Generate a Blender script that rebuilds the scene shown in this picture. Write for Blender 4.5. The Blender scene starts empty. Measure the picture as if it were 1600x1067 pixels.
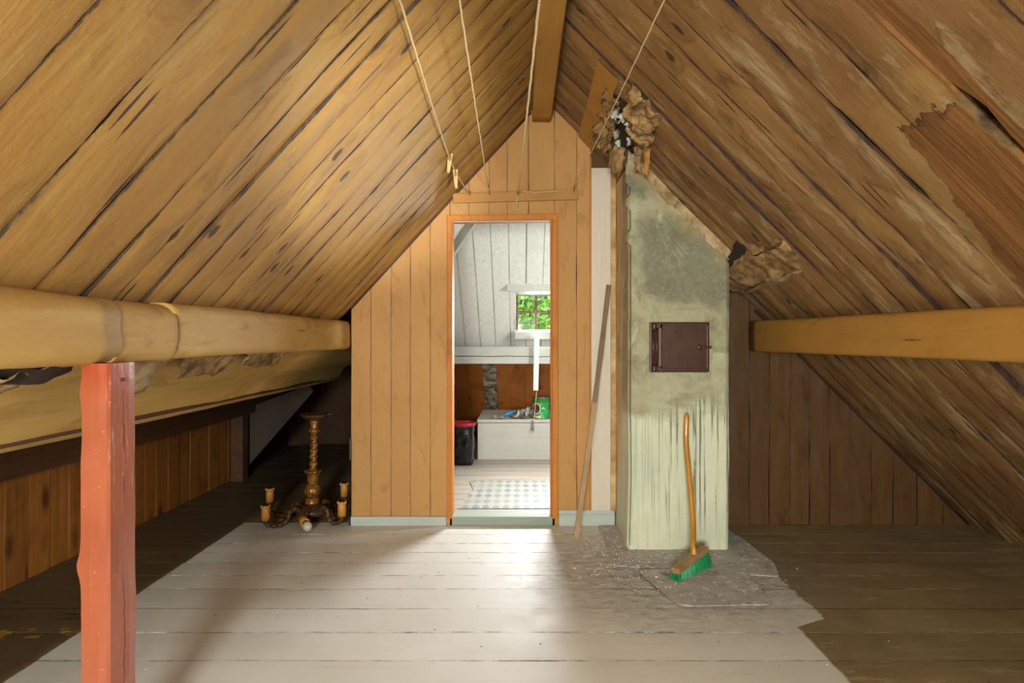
import bpy, bmesh, math, random
from mathutils import Vector, Matrix, noise as mn
PI = math.pi
sc = bpy.context.scene
COL = sc.collection
R = random.Random(7)

# ---------------- camera, world, light, exposure ----------------
cam_d = bpy.data.cameras.new('camera'); cam = bpy.data.objects.new('camera', cam_d); COL.objects.link(cam)
cam.location = (0, 0, 1.2); cam.rotation_euler = (PI/2, 0, 0)
cam_d.sensor_width = 36; cam_d.lens = 36*900/1600
cam_d.shift_x = -15/1600; cam_d.shift_y = -3.5/1600
cam_d.clip_start = 0.02
sc.camera = cam
sc.view_settings.view_transform = 'Standard'; sc.view_settings.look = 'None'
sc.view_settings.gamma = 1; sc.view_settings.use_curve_mapping = False
sc.view_settings.exposure = 0.0
sc.cycles.max_bounces = 10; sc.cycles.diffuse_bounces = 7
sc.cycles.use_denoising = True
sc.cycles.sample_clamp_indirect = 6
w = bpy.data.worlds.new('sky'); sc.world = w; w.use_nodes = True
w.node_tree.nodes['Background'].inputs[0].default_value = (0.86, 0.94, 1.0, 1)
w.node_tree.nodes['Background'].inputs[1].default_value = 1.3

def light(name, kind, loc, aim, power, color=(1, 1, 1), **kw):
    d = bpy.data.lights.new(name, kind); o = bpy.data.objects.new(name, d); COL.objects.link(o)
    o.location = loc; o.rotation_euler = (Vector(aim)-Vector(loc)).to_track_quat('-Z', 'Y').to_euler()
    d.energy = power; d.color = color
    for k, v in kw.items(): setattr(d, k, v)
    return o
light('sun', 'SUN', (3, -5, 9), (2.0, 8, -2), 3.0, (1, .97, .88), angle=.02)
# daylight through the gable window behind the camera
light('window_daylight', 'AREA', (-0.40, -1.95, 1.22), (-0.1, 1.7, 0), 215, (.95, .98, .93), shape='RECTANGLE', size=.7, size_y=.6)
# daylight through the dormer window of the far room
light('dormer_daylight', 'AREA', (.46, 5.52, 1.47), (-.15, 3.2, .0), 48, (.97, .98, 1.0), shape='RECTANGLE', size=.78, size_y=.32, spread=math.radians(110))
# added lamps with no source in the attic: two fills and a slope spot
light('far_room_fill', 'AREA', (1.3, 4.2, 1.5), (-.2, 5.7, .4), 42, (1, 1, 1), shape='RECTANGLE', size=.5, size_y=.5)  # fill added to brighten the chest side of the far room
light('rear_fill', 'AREA', (.5, -2.0, 1.1), (-.3, 3, .8), 14, (.96, .97, .86), shape='RECTANGLE', size=2.2, size_y=1.2)
light('ceiling_wash', 'SPOT', (.75, -.7, .9), (-.57, 2.60, 2.0), 760, (.96, .99, .98), spot_size=math.radians(20.5), spot_blend=.6, shadow_soft_size=.12)  # unseen spot added behind the camera to make the bright patch on the left slope

# ---------------- helpers ----------------
def C(h):
    v = [int(h[i:i+2], 16)/255 for i in (0, 2, 4)]
    return tuple(x/12.92 if x <= .04045 else ((x+.055)/1.055)**2.4 for x in v)+(1,)

class NT:
    def __init__(s, name, rough=.75):
        s.m = bpy.data.materials.new(name); s.m.use_nodes = True
        s.t = s.m.node_tree; s.b = s.t.nodes['Principled BSDF']; s.b.inputs['Roughness'].default_value = rough
    def n(s, typ, **kw):
        x = s.t.nodes.new(typ)
        for k, v in kw.items(): setattr(x, k, v)
        return x
    def set(s, inp, v):
        if hasattr(v, 'default_value') or hasattr(v, 'is_linked'): s.t.links.new(v, inp)
        else: inp.default_value = v
    def pos(s): return s.n('ShaderNodeNewGeometry').outputs['Position']
    def obj(s): return s.n('ShaderNodeTexCoord').outputs['Object']
    def uv(s): return s.n('ShaderNodeUVMap').outputs[0]
    def rnd(s): return s.n('ShaderNodeObjectInfo').outputs['Random']
    def xyz(s, v):
        x = s.n('ShaderNodeSeparateXYZ'); s.set(x.inputs[0], v); return x.outputs
    def comb(s, a, b, c):
        x = s.n('ShaderNodeCombineXYZ')
        for i, v in enumerate((a, b, c)): s.set(x.inputs[i], v)
        return x.outputs[0]
    def sc(s, v, k):
        x = s.n('ShaderNodeMapping'); s.set(x.inputs[0], v); x.inputs['Scale'].default_value = k; return x.outputs[0]
    def noise(s, v, scale, detail=4, rough=.6, dist=0):
        x = s.n('ShaderNodeTexNoise'); s.set(x.inputs['Vector'], v); x.inputs['Scale'].default_value = scale
        x.inputs['Detail'].default_value = detail; x.inputs['Roughness'].default_value = rough
        x.inputs['Distortion'].default_value = dist; return x.outputs[0]
    def vor(s, v, scale, out='Distance', rnd=1, dim='3D'):
        x = s.n('ShaderNodeTexVoronoi', voronoi_dimensions=dim); s.set(x.inputs['Vector'], v); x.inputs['Scale'].default_value = scale
        x.inputs['Randomness'].default_value = rnd
        return x.outputs[out]
    def math(s, op, a, b=0., clamp=False):
        x = s.n('ShaderNodeMath', operation=op); x.use_clamp = clamp
        s.set(x.inputs[0], a); s.set(x.inputs[1], b); return x.outputs[0]
    def step(s, v, a, b):       # 0 at a, 1 at b (a may exceed b)
        x = s.n('ShaderNodeMapRange'); x.clamp = True
        s.set(x.inputs['Value'], v); s.set(x.inputs['From Min'], a); s.set(x.inputs['From Max'], b); return x.outputs[0]
    def mul(s, a, b): return s.math('MULTIPLY', a, b)
    def add(s, a, b): return s.math('ADD', a, b)
    def mix(s, f, a, b, mode='MIX'):
        x = s.n('ShaderNodeMix', data_type='RGBA', blend_type=mode)
        s.set(x.inputs[0], f); s.set(x.inputs[6], a); s.set(x.inputs[7], b); return x.outputs[2]
    def bump(s, h, strength=.3, dist=.01):
        x = s.n('ShaderNodeBump'); x.inputs['Strength'].default_value = strength; x.inputs['Distance'].default_value = dist
        s.set(x.inputs['Height'], h); s.set(s.b.inputs['Normal'], x.outputs[0])
    def color(s, c): s.set(s.b.inputs['Base Color'], c)
    def rough(s, r): s.set(s.b.inputs['Roughness'], r)

def plain(name, hexc, rough=.6, metal=0, var=.25, scale=8, bump=.15, alt=None, space='obj'):
    n = NT(name, rough); v = n.obj() if space == 'obj' else n.pos()
    f = n.noise(v, scale, 5)
    a = C(hexc); b = C(alt) if alt else tuple(x*(1-var) for x in a[:3])+(1,)
    n.color(n.mix(n.step(f, .35, .65), a, b)); n.b.inputs['Metallic'].default_value = metal
    n.bump(n.noise(v, scale*6, 3), bump, .004)
    return n.m

def tag(o, label=None, cat=None, group=None, kind=None):
    if label: o['label'] = label
    if cat: o['category'] = cat
    if group: o['group'] = group
    if kind: o['kind'] = kind
    return o
def empty(name, loc=(0, 0, 0), rz=0, **k):
    o = bpy.data.objects.new(name, None); COL.objects.link(o); o.location = loc; o.rotation_euler = (0, 0, rz)
    o.empty_display_size = .05
    return tag(o, **k)
def link(name, me, m, parent=None, smooth=False):
    o = bpy.data.objects.new(name, me); COL.objects.link(o)
    if m: me.materials.append(m)
    if parent: o.parent = parent
    if smooth:
        for p in me.polygons: p.use_smooth = True
    return o
def from_bm(name, bm, m, parent=None, smooth=False):
    bmesh.ops.recalc_face_normals(bm, faces=bm.faces)
    me = bpy.data.meshes.new(name); bm.to_mesh(me); bm.free()
    return link(name, me, m, parent, smooth)
def add_box(bm, a, b, mat=None, bev=0):
    vs = [bm.verts.new((x, y, z)) for x in (a[0], b[0]) for y in (a[1], b[1]) for z in (a[2], b[2])]
    if mat is not None:
        for v in vs: v.co = mat @ v.co
    fs = [bm.faces.new([vs[i] for i in f]) for f in ((0, 1, 3, 2), (4, 6, 7, 5), (0, 4, 5, 1), (2, 3, 7, 6), (0, 2, 6, 4), (1, 5, 7, 3))]
    if bev:
        es = {e for f in fs for e in f.edges}
        bmesh.ops.bevel(bm, geom=list(es), offset=bev, segments=2, affect='EDGES', profile=.6)
def box(name, a, b, m, parent=None, bev=.003, mat=None):
    bm = bmesh.new(); add_box(bm, a, b, mat, bev); return from_bm(name, bm, m, parent)
def add_tube(bm, pts, rad, seg=8, cap=True):
    pts = [Vector(p) for p in pts]; rads = rad if isinstance(rad, (list, tuple)) else [rad]*len(pts)
    rings = []; up = Vector((0, 0, 1))
    d0 = (pts[1]-pts[0]).normalized()
    u = d0.cross(up)
    if u.length < .1: u = d0.cross(Vector((1, 0, 0)))
    u.normalize()
    for i, p in enumerate(pts):
        d = (pts[min(i+1, len(pts)-1)]-pts[max(i-1, 0)]).normalized()
        u = (u-d*u.dot(d)).normalized(); v = d.cross(u)
        rings.append([bm.verts.new(p+(u*math.cos(2*PI*k/seg)+v*math.sin(2*PI*k/seg))*rads[i]) for k in range(seg)])
    for a, b in zip(rings, rings[1:]):
        for k in range(seg): bm.faces.new((a[k], a[(k+1) % seg], b[(k+1) % seg], b[k]))
    if cap: bm.faces.new(rings[0][::-1]); bm.faces.new(rings[-1])
def tube(name, pts, rad, m, parent=None, seg=8):
    bm = bmesh.new(); add_tube(bm, pts, rad, seg); return from_bm(name, bm, m, parent, True)
def lathe(name, prof, m, parent=None, seg=24, loc=(0, 0, 0), mod=None, mat=None):
    bm = bmesh.new(); rings = []
    for r, z in prof:
        ring = []
        for k in range(seg):
            a = 2*PI*k/seg; rr = max(r, .0004)*(mod(a, z) if mod else 1)
            co = Vector((rr*math.cos(a), rr*math.sin(a), z))
            if mat is not None: co = mat @ co
            ring.append(bm.verts.new(co+Vector(loc)))
        rings.append(ring)
    for a, b in zip(rings, rings[1:]):
        for k in range(seg): bm.faces.new((a[k], a[(k+1) % seg], b[(k+1) % seg], b[k]))
    bm.faces.new(rings[0][::-1]); bm.faces.new(rings[-1])
    return from_bm(name, bm, m, parent, True)
def prism(name, poly, h, m, parent=None, axis='z', off=0, bev=0):
    """polygon extruded along an axis; poly in the two other coordinates"""
    bm = bmesh.new()
    def P(p, t): return {'z': (p[0], p[1], t), 'y': (p[0], t, p[1]), 'x': (t, p[0], p[1])}[axis]
    a = [bm.verts.new(P(p, off)) for p in poly]; b = [bm.verts.new(P(p, off+h)) for p in poly]
    n = len(poly); bm.faces.new(a); bm.faces.new(b[::-1])
    for i in range(n): bm.faces.new((a[i], a[(i+1) % n], b[(i+1) % n], b[i]))
    if bev: bmesh.ops.bevel(bm, geom=list(bm.edges), offset=bev, segments=2, affect='EDGES')
    return from_bm(name, bm, m, parent)
def nz(*v): return mn.noise(Vector(v))

def board(M, u0, u1, v0, v1, m, parent, nu=4, nv=24, depth=.014, ga=(0, 0), bulge=.002, lift=0., wob=.003, name='board', seed=None, pf=3.0, wr=.0015):
    """one board: M(u,v,h) maps across, along, out-of-surface to a point. v0, v1 may be functions of u. ga: crack widths of its two edges"""
    sd = R.random()*50 if seed is None else seed
    f0 = v0 if callable(v0) else (lambda u: v0)
    f1 = v1 if callable(v1) else (lambda u: v1)
    def cr(v, k, e):  # crack opening along the edge
        s = nz(v*pf, k*7.3, e*3.1)+.5*nz(v*pf*3.3, k*3.7, e)
        return max(0., s-.02)**.8 if s > .02 else 0.
    vs, fs, uvs = [], [], []
    cols = [0., 0.]+[i/nu for i in range(nu+1)]+[1., 1.]
    for j in range(nv+1):
        t = j/nv
        for i, s in enumerate(cols):
            u = u0+(u1-u0)*s
            a, b = f0(u), f1(u); v = a+(b-a)*t
            w0 = wob*nz(v*2.2, u0*9.1, 5.)+.0006+ga[0]*cr(v, u0, 0)
            w1 = wob*nz(v*2.2, u1*9.1, 5.)-.0006-ga[1]*cr(v, u1, 0)
            uu = u+w0*(1-s)+w1*s
            h = lift+bulge*math.sin(PI*s)+wr*nz(v*5, u*22, sd)+wr*1.6*nz(v*1.3, u*4, sd+9)
            if i == 0 or i == len(cols)-1: h -= depth
            vs.append(M(uu, v, h)); uvs.append((s, v))
    W = len(cols)
    for j in range(nv):
        for i in range(W-1):
            if i in (1, W-3): continue
            fs.append((j*W+i, j*W+i+1, (j+1)*W+i+1, (j+1)*W+i))
    me = bpy.data.meshes.new(name); me.from_pydata([tuple(p) for p in vs], [], fs)
    uv = me.uv_layers.new(name='UVMap')
    uv.data.foreach_set('uv', [c for l in me.loops for c in uvs[l.vertex_index]])
    o = link(name, me, m, parent)
    for p in me.polygons: p.use_smooth = True
    return o

def flap(name, q, m, parent=None, nu=10, nv=10, amp=.02, rag=.015, fr=8, th=.0015):
    """crumpled, ragged sheet of torn paper spanned by the four corners q"""
    q = [Vector(p) for p in q]; n = (q[1]-q[0]).cross(q[3]-q[0]).normalized()
    sd = R.random()*90; vs, fs = [], []
    for side in (0, 1):
        for j in range(nv+1):
            for i in range(nu+1):
                a, b = i/nu, j/nv
                ex = 1 if (i in (0, nu) or j in (0, nv)) else .3
                p = (q[0]*(1-a)+q[1]*a)*(1-b)+(q[3]*(1-a)+q[2]*a)*b
                k = p*fr+Vector((sd, 0, 0))
                p = p+n*amp*(mn.noise(k)+.5*mn.noise(k*2.3)+.35*mn.noise(k*5.1)+.2*mn.noise(k*11))+(q[1]-q[0]).normalized()*rag*ex*mn.noise(k*3+Vector((5, 5, 5)))+(q[3]-q[0]).normalized()*rag*ex*mn.noise(k*3+Vector((9, 1, 5)))
                vs.append(p-n*th*side)
    W = nu+1; S = W*(nv+1)
    for j in range(nv):
        for i in range(nu):
            f = (j*W+i, j*W+i+1, (j+1)*W+i+1, (j+1)*W+i); fs.append(f); fs.append(tuple(x+S for x in f[::-1]))
    rim = [i for i in range(W)]+[j*W+nu for j in range(1, nv+1)]+[nv*W+i for i in range(nu-1, -1, -1)]+[j*W for j in range(nv-1, 0, -1)]
    for a, b in zip(rim, rim[1:]+rim[:1]): fs.append((b, a, a+S, b+S))
    me = bpy.data.meshes.new(name); me.from_pydata([tuple(p) for p in vs], [], fs)
    return link(name, me, m, parent, True)

# ---------------- room measures ----------------
YW = 3.72                         # face of the gable wall with the door
def zl(x): return 2.608+1.09*x    # left slope
def zr(x): return 2.90-x          # right slope
NL = Vector((1.09, 0, -1)).normalized(); NR = Vector((-1, 0, -1)).normalized()
SL = math.hypot(1, 1.09); SR = math.sqrt(2)
def ML(u, v, h): return Vector((v, u, zl(v)))+NL*h
def MR(u, v, h): return Vector((v, u, zr(v)))+NR*h
def MG(u, v, h): return Vector((u, YW-h, v))

# ---------------- materials ----------------
def papered(name, A, B, D, pale, side=None, pale_amt=.3, grime=.5, spots=True, wood=False, rough=.7, dim=(1, 1, 1), slits=0):
    """painted building paper over boards; side 'L'/'R' = slope, 'V' = vertical board"""
    n = NT(name, rough); p = n.pos(); x, y, z = n.xyz(p)
    if side == 'V': s, t = z, x
    elif side == 'Y': s, t = y, n.add(z, n.mul(x, .6))
    else: s, t = n.mul(x, 1.45), y
    st = n.comb(s, t, n.mul(n.rnd(), 3.))
    low = n.noise(p, 1.6, 4, .6)
    c = n.mix(n.step(low, .35, .68), C(A), C(B))
    stre = n.noise(n.sc(st, (1.3, 16, 1)), 1.6, 6, .6, .3)
    c = n.mix(n.mul(n.step(stre, .52, .75), .5), c, C(B), 'MIX')
    mott = n.noise(n.sc(st, (1.3, 6.5, 1)), 1.8, 7, .7, .5)
    c = n.mix(n.mul(n.step(mott, .53, .68), pale_amt), c, C(pale))
    blot = n.noise(n.sc(st, (1.6, 4, 3)), 2.3, 7, .7, 1.0)
    c = n.mix(n.mul(n.step(blot, .54, .68), .7), c, C(D))
    c = n.mix(n.mul(n.rnd(), .22), c, C(D))
    # grime where the boards meet
    u, v, _ = n.xyz(n.uv())
    if side == 'Y': u = .5
    e = n.step(n.math('ABSOLUTE', n.add(u, -.5)), .40, .5)
    e = n.mul(e, n.step(n.noise(n.sc(st, (4, 20, 1)), 1.5, 5, .7), .45, .68))
    c = n.mix(n.mul(e, grime), c, C('3a2410'))
    e2 = n.step(n.math('ABSOLUTE', n.add(u, -.5)), .478, .492)
    e2 = n.mul(e2, n.step(n.noise(n.sc(st, (7, 9, 1)), 2.2, 6, .75), .47, .54))
    c = n.mix(n.mul(e2, .8 if spots else .3), c, C('2c1a0a'))
    c = n.mix(n.mul(n.step(n.math('ABSOLUTE', n.add(u, -.5)), .499, .4999), .85), c, C('22140a'))  # gap side faces painted dark, shade of the cracks put into the colour
    if side == 'Y':
        w2 = n.sc(st, (1.6, 24, 1)); d2 = n.vor(w2, 1.0); g2 = n.xyz(n.vor(w2, 1.0, 'Color'))[1]
        k2 = n.mul(n.step(n.add(d2, n.mul(n.noise(st, 30, 3), .12)), .20, .13), n.step(g2, .86, .88))
        c = n.mix(n.mul(k2, .8), c, C('2a190b'))
    if spots:
        w = n.sc(st, (2.2, 5.2, 1))
        d = n.add(n.vor(w, 1.0, dim='2D'), n.mul(n.noise(p, 40, 3), .10))
        g = n.xyz(n.vor(w, 1.0, 'Color', dim='2D'))[0]
        k = n.mul(n.step(d, .135, .10), n.step(g, .66, .68))
        ring = n.mul(n.mul(n.step(d, .36, .26), n.step(d, .12, .2)), n.step(g, .60, .62))
        c = n.mix(n.mul(ring, .35), c, C(D))
        c = n.mix(n.mul(k, .85), c, C('241509'))
        # slits torn in the paper
        w2 = n.sc(st, (2.1, 34, 1)); d2 = n.vor(w2, 1.0, dim='2D'); g2 = n.xyz(n.vor(w2, 1.0, 'Color', dim='2D'))[1]
        k2 = n.mul(n.step(n.add(d2, n.mul(n.noise(st, 30, 3), .12)), .24, .16), n.step(g2, .86, .87))
        c = n.mix(n.mul(k2, .9), c, C('2a190b'))
    h = n.add(n.mul(stre, .6), n.mul(n.noise(p, 45, 4), .25)); h = n.add(h, n.mul(mott, .5))
    if wood:   # bare pine where the paper has come away
        edge = n.mul(n.add(n.noise(p, 4.5, 5, .65), -.5), .34)
        m1 = n.mul(n.step(n.add(x, edge), 1.075, 1.082), n.step(n.add(y, n.mul(edge, .35)), 1.445, 1.449))
        m1 = n.mul(m1, n.step(n.add(n.add(y, n.mul(n.add(x, -1.1), -.22)), n.mul(edge, .5)), 1.672, 1.667))
        m2 = n.mul(n.step(n.add(y, n.mul(edge, .12)), 1.372, 1.375), n.step(y, 1.437, 1.436))
        m2 = n.mul(m2, n.step(n.add(x, edge), .66, .67))
        mk = n.math('MAXIMUM', m1, m2)
        rim1 = n.mul(n.step(n.add(x, edge), 1.00, 1.03), n.step(n.add(y, n.mul(edge, .5)), 1.42, 1.445))
        rim1 = n.mul(rim1, n.step(n.add(n.add(y, n.mul(n.add(x, -1.1), -.22)), n.mul(edge, .4)), 1.735, 1.71))
        rim = n.mul(rim1, .55)
        c = n.mix(rim, c, C('b08a50'))
        gr = n.noise(n.sc(st, (2., 70, 1)), 1.5, 5, .6, .6)
        wc = n.mix(n.step(gr, .35, .65), C('a26c30'), C('6c441c'))
        wb = n.noise(n.sc(st, (2, 6, 1)), 2., 5); wc = n.mix(n.mul(n.step(wb, .55, .7), .6), wc, C('583a1c'))
        dark = n.mul(n.mul(n.step(n.add(x, edge), 1.068, 1.080), n.step(n.add(x, edge), 1.094, 1.084)), m1)
        wc = n.mix(n.mul(dark, .8), wc, C('3a1c0a'))
        c = n.mix(mk, c, wc)
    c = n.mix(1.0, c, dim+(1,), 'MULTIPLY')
    n.color(c); n.rough(rough)
    n.bump(h, .6, .008)
    return n.m
M_paperL = papered('paper_left', 'c89a50', 'bb8a40', '93682c', 'cfb678', 'L', .45, .75, dim=(.72, .71, .64))
M_paperR = papered('paper_right', 'b0844c', '94693a', '52371c', 'd2bc92', 'R', 1.0, .95, wood=True, dim=(.64, .63, .58))
M_paperG = papered('paper_gable', 'cc9c60', 'c69456', 'ac7e46', 'd4a66c', 'V', .2, .35, spots=False, dim=(.80, .77, .68))
M_paperD = papered('paper_gable_right', '7c5424', '70491e', '4c3014', '82592a', 'V', .3, .6, spots=False, dim=(.52, .50, .30))  # gable paper darkened; shade of the right gable is put into the colour
M_paperB = papered('paper_beam', 'cca660', 'be954a', '9c7032', 'd8c084', 'Y', .6, 0, spots=False, dim=(.88, .88, .82))
M_paperBR = papered('paper_beam_right', 'ba8838', 'ac7b30', '8e6026', 'c29650', 'Y', .4, 0, spots=False, dim=(.82, .82, .78))
M_torn = plain('torn_paper', 'ac8a58', .85, alt='553c20', scale=16, space='pos')
M_tornp = plain('torn_paper_pale', 'b8a27c', .85, alt='84683e', scale=10, space='pos')
M_void = plain('old_dark_boards', '2a1a0e', .9, scale=5, space='pos')
def wood(name, A, B, K, rough=.5, along=2, ring=60, knots=True, stain=None, coat=0):
    n = NT(name, rough); p = n.pos(); k = [ring]*3; k[along] = 2.2
    q = n.add_o(p) if False else p
    x, y, z = n.xyz(p); off = n.mul(n.rnd(), 7.)
    q = n.comb(n.add(x, off), n.add(y, off), n.add(z, off))
    g = n.noise(n.sc(q, tuple(k)), 1, 5, .6, .4)
    c = n.mix(n.step(g, .3, .7), C(A), C(B))
    lo = n.noise(q, 3, 5, .65, .5); c = n.mix(n.mul(n.step(lo, .5, .75), .6), c, C(K))
    if knots:
        kk = [7, 7, 7]; kk[along] = 2.6
        w = n.sc(q, tuple(kk)); d = n.vor(w, 1.); gt = n.xyz(n.vor(w, 1., 'Color'))[0]
        c = n.mix(n.mul(n.mul(n.step(d, .26, .08), n.step(gt, .38, .42)), .85), c, C('2a1206'))
    c = n.mix(n.mul(n.rnd(), .25), c, C(K))
    n.color(c); n.bump(g, .25, .003); n.b.inputs['Coat Weight'].default_value = coat
    return n.m
M_pine = wood('varnished_pine', 'a4682a', '82501c', '4a2a10', .45, 2, 50)
M_pine2 = wood('varnished_pine_far', 'b8702e', '94541e', '5e3014', .4, 2, 50)
M_dark = wood('dark_timber', '5a3818', '40260f', '241409', .7, 1, 40, knots=False)
M_trim = wood('orange_door_trim', 'c67c22', 'b06816', '824808', .65, 2, 70, knots=False, coat=0)
M_batten = wood('brown_batten', 'b07a30', 'a06c26', '74491a', .5, 0, 60, knots=False)
M_stick = wood('grey_stick', '8a7250', '6e5638', '4a3622', .6, 2, 80, knots=False)
M_stick_pale = wood('pale_stick', 'b39468', '9c7c50', '80623c', .6, 2, 80, knots=False)

def whitewash(name, A='d9dad2', B='cacbc0', K='8a887a', wear=.2, side='z', rough=.6):
    n = NT(name, rough); p = n.pos(); k = {'z': (40, 40, 2.5), 'x': (2.5, 40, 40), 'y': (40, 2.5, 40)}[side]
    g = n.noise(n.sc(p, k), 1, 5, .6, .3); lo = n.noise(p, 2.2, 6, .65)
    c = n.mix(n.step(g, .35, .7), C(A), C(B))
    c = n.mix(n.mul(n.step(lo, .52, .75), wear), c, C(K))
    ch = n.noise(n.sc(p, tuple(q*.5 for q in k)), 1.3, 7, .8, .5)
    c = n.mix(n.mul(n.step(ch, .68, .72), .6), c, C(K))
    u, v, _ = n.xyz(n.uv()); e = n.step(n.math('ABSOLUTE', n.add(u, -.5)), .44, .5)
    c = n.mix(n.mul(e, .5), c, C(K))
    n.color(c); n.bump(n.add(g, n.mul(ch, .6)), .3, .003); return n.m
M_white = whitewash('white_boards')
M_whitex = whitewash('white_beam', side='x', wear=.45)
M_whitep = whitewash('white_plank', 'f4f2e8', 'eae8dc', '9b7a50', .08, 'z')
M_base = whitewash('pale_blue_baseboard', 'd8e4e0', 'ccd8d2', '7a7a68', .15, 'x')
M_sill = whitewash('pale_green_threshold', 'b4c2b0', 'a2b2a2', '5f6358', .4, 'x')
M_chest = whitewash('white_chest', 'e4e4dc', 'd8d8ce', '8c8578', .25, 'x')
M_wscr = NT('scraped_board', .7)
_n = M_wscr; _c = _n.noise(_n.pos(), 14, 7, .75)
_n.color(_n.mix(_n.step(_c, .42, .6), C('4a3120'), C('a39a86'))); M_scrap = _n.m
M_iron = plain('brown_iron_paint', '3f2519', .38, .3, alt='4c2f22', scale=14)
M_rust = plain('rusty_window_bar', '4a2d20', .7, .2, alt='76604e', scale=30, space='pos')

def floor_mat():
    n = NT('painted_floor', .45); p = n.pos(); x, y, z = n.xyz(p)
    off = n.mul(n.rnd(), 9.)
    q = n.comb(x, y, off)
    g = n.noise(n.sc(q, (2.2, 45, 1)), 1., 6, .65, .3)
    w1 = n.mul(n.add(n.noise(p, 12, 4), -.5), .02)
    inl = n.step(n.add(x, w1), -1.813, -1.807)
    # ragged right limit of the pale paint: the strokes end board by board
    stroke = n.mul(n.add(n.noise(n.sc(p, (.3, 26, 1)), 1., 2), -.5), .05)
    lim = n.add(1.15, n.mul(n.step(y, 2.40, 2.47), .15))
    lim = n.add(lim, n.mul(stroke, n.step(y, 2.3, 2.5)))
    inr = n.step(n.math('SUBTRACT', n.add(x, w1), lim), .006, -.006)
    pm = n.mul(n.mul(inl, inr), n.step(n.add(y, n.mul(w1, 2.)), 3.77, 3.76))
    paint = n.mix(n.step(n.noise(q, 1.3, 4), .35, .7), C('d4d4cc'), C('c8c6bc'))
    paint = n.mix(n.mul(n.step(g, .55, .75), .35), paint, C('b0a898'))
    scr = n.noise(n.sc(q, (9, 60, 1)), 1., 6, .8, .8)
    paint = n.mix(n.mul(n.step(scr, .66, .70), .55), paint, C('6e6250'))
    old = n.mix(n.step(n.noise(q, 2.2, 6, .65), .35, .7), C('8e7c58'), C('6e5f42'))
    old = n.mix(n.mul(n.step(g, .5, .72), .5), old, C('94825e'))
    old = n.mix(n.mul(n.step(n.noise(n.sc(p, (3, 11, 1)), 1.2, 7, .75), .57, .62), .6), old, C('a39672'))
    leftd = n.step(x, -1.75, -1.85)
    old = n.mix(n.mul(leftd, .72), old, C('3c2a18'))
    # spilled dark stain and yellow paint dabs on the left
    st = n.mul(n.step(n.noise(n.sc(p, (2.5, 9, 1)), 1.6, 4), .56, .60), n.mul(n.step(y, 2.45, 2.5), n.step(y, 2.68, 2.62)))
    old = n.mix(n.mul(n.mul(st, leftd), .8), old, C('120c08'))
    ye = n.mul(n.step(n.noise(n.sc(p, (9, 14, 1)), 1.5, 4), .55, .58), n.mul(n.step(y, 2.30, 2.33), n.step(y, 2.40, 2.37)))
    old = n.mix(n.mul(ye, leftd), old, C('a8842a'))
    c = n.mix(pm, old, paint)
    # soot and plaster dust round the chimney
    dx = n.math('SUBTRACT', x, .80); dy = n.math('SUBTRACT', y, 2.95)
    r = n.math('SQRT', n.add(n.mul(dx, dx), n.mul(n.mul(dy, dy), 1.9)))
    r = n.add(r, n.mul(n.add(n.noise(p, 3, 6, .7), -.5), .5))
    dirt = n.step(r, 1.0, .25)
    ds = n.noise(n.sc(p, (9, 20, 1)), 1.4, 8, .8)
    c = n.mix(n.mul(n.mul(dirt, n.step(ds, .40, .60)), .95), c, C('5a5650'))
    c = n.mix(n.mul(dirt, .22), c, C('98948c'))
    c = n.mix(n.mul(n.mul(n.step(r, .6, .3), n.step(n.noise(p, 26, 4, .7), .60, .64)), .9), c, C('d8d2c8'))
    # specks everywhere
    v = n.vor(n.sc(p, (1, 1, 0)), 14.); vg = n.xyz(n.vor(n.sc(p, (1, 1, 0)), 14., 'Color'))[0]
    c = n.mix(n.mul(n.mul(n.step(v, .09, .05), n.step(vg, .78, .8)), .8), c, C('3a3028'))
    u, vv, _ = n.xyz(n.uv()); e = n.step(n.math('ABSOLUTE', n.add(u, -.5)), .475, .498)
    e = n.mul(e, n.step(n.noise(n.sc(p, (5, 5, 1)), 2, 5, .7), .42, .58))
    c = n.mix(n.mul(e, .8), c, C('4a3c2a'))
    n.color(c); n.rough(n.add(.34, n.mul(n.noise(p, 5, 5), .3)))
    n.bump(n.add(n.mul(g, .5), n.mul(n.noise(p, 7, 4), .8)), .22, .004); return n.m
M_floor = floor_mat()
def soot_mat():
    n = NT('sooty_sheet', .7); p = n.pos(); ds = n.noise(n.sc(p, (6, 9, 1)), 1.5, 8, .75)
    c = n.mix(n.step(ds, .35, .62), C('bab7b2'), C('9c9994'))
    c = n.mix(n.mul(n.step(n.noise(p, 9, 7, .75), .56, .68), .8), c, C('393430'))
    c = n.mix(n.mul(n.step(n.noise(p, 30, 5, .75), .57, .62), .9), c, C('e0dad0'))
    n.color(c); n.bump(n.noise(p, 60, 4), .3, .003); return n.m
M_soot = soot_mat()
def floor2_mat():
    n = NT('worn_white_floor', .5); p = n.pos(); g = n.noise(n.sc(p, (3, 40, 1)), 1., 6, .65)
    c = n.mix(n.step(g, .35, .7), C('b0ab9e'), C('989082'))
    c = n.mix(n.mul(n.step(n.noise(n.sc(p, (2, 5, 1)), 1.4, 6, .7), .5, .62), .7), c, C('b08e68'))
    u, vv, _ = n.xyz(n.uv()); e = n.step(n.math('ABSOLUTE', n.add(u, -.5)), .46, .495)
    c = n.mix(n.mul(e, .6), c, C('5e5040')); n.color(c); n.bump(g, .2, .003); return n.m
M_floor2 = floor2_mat()
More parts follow.
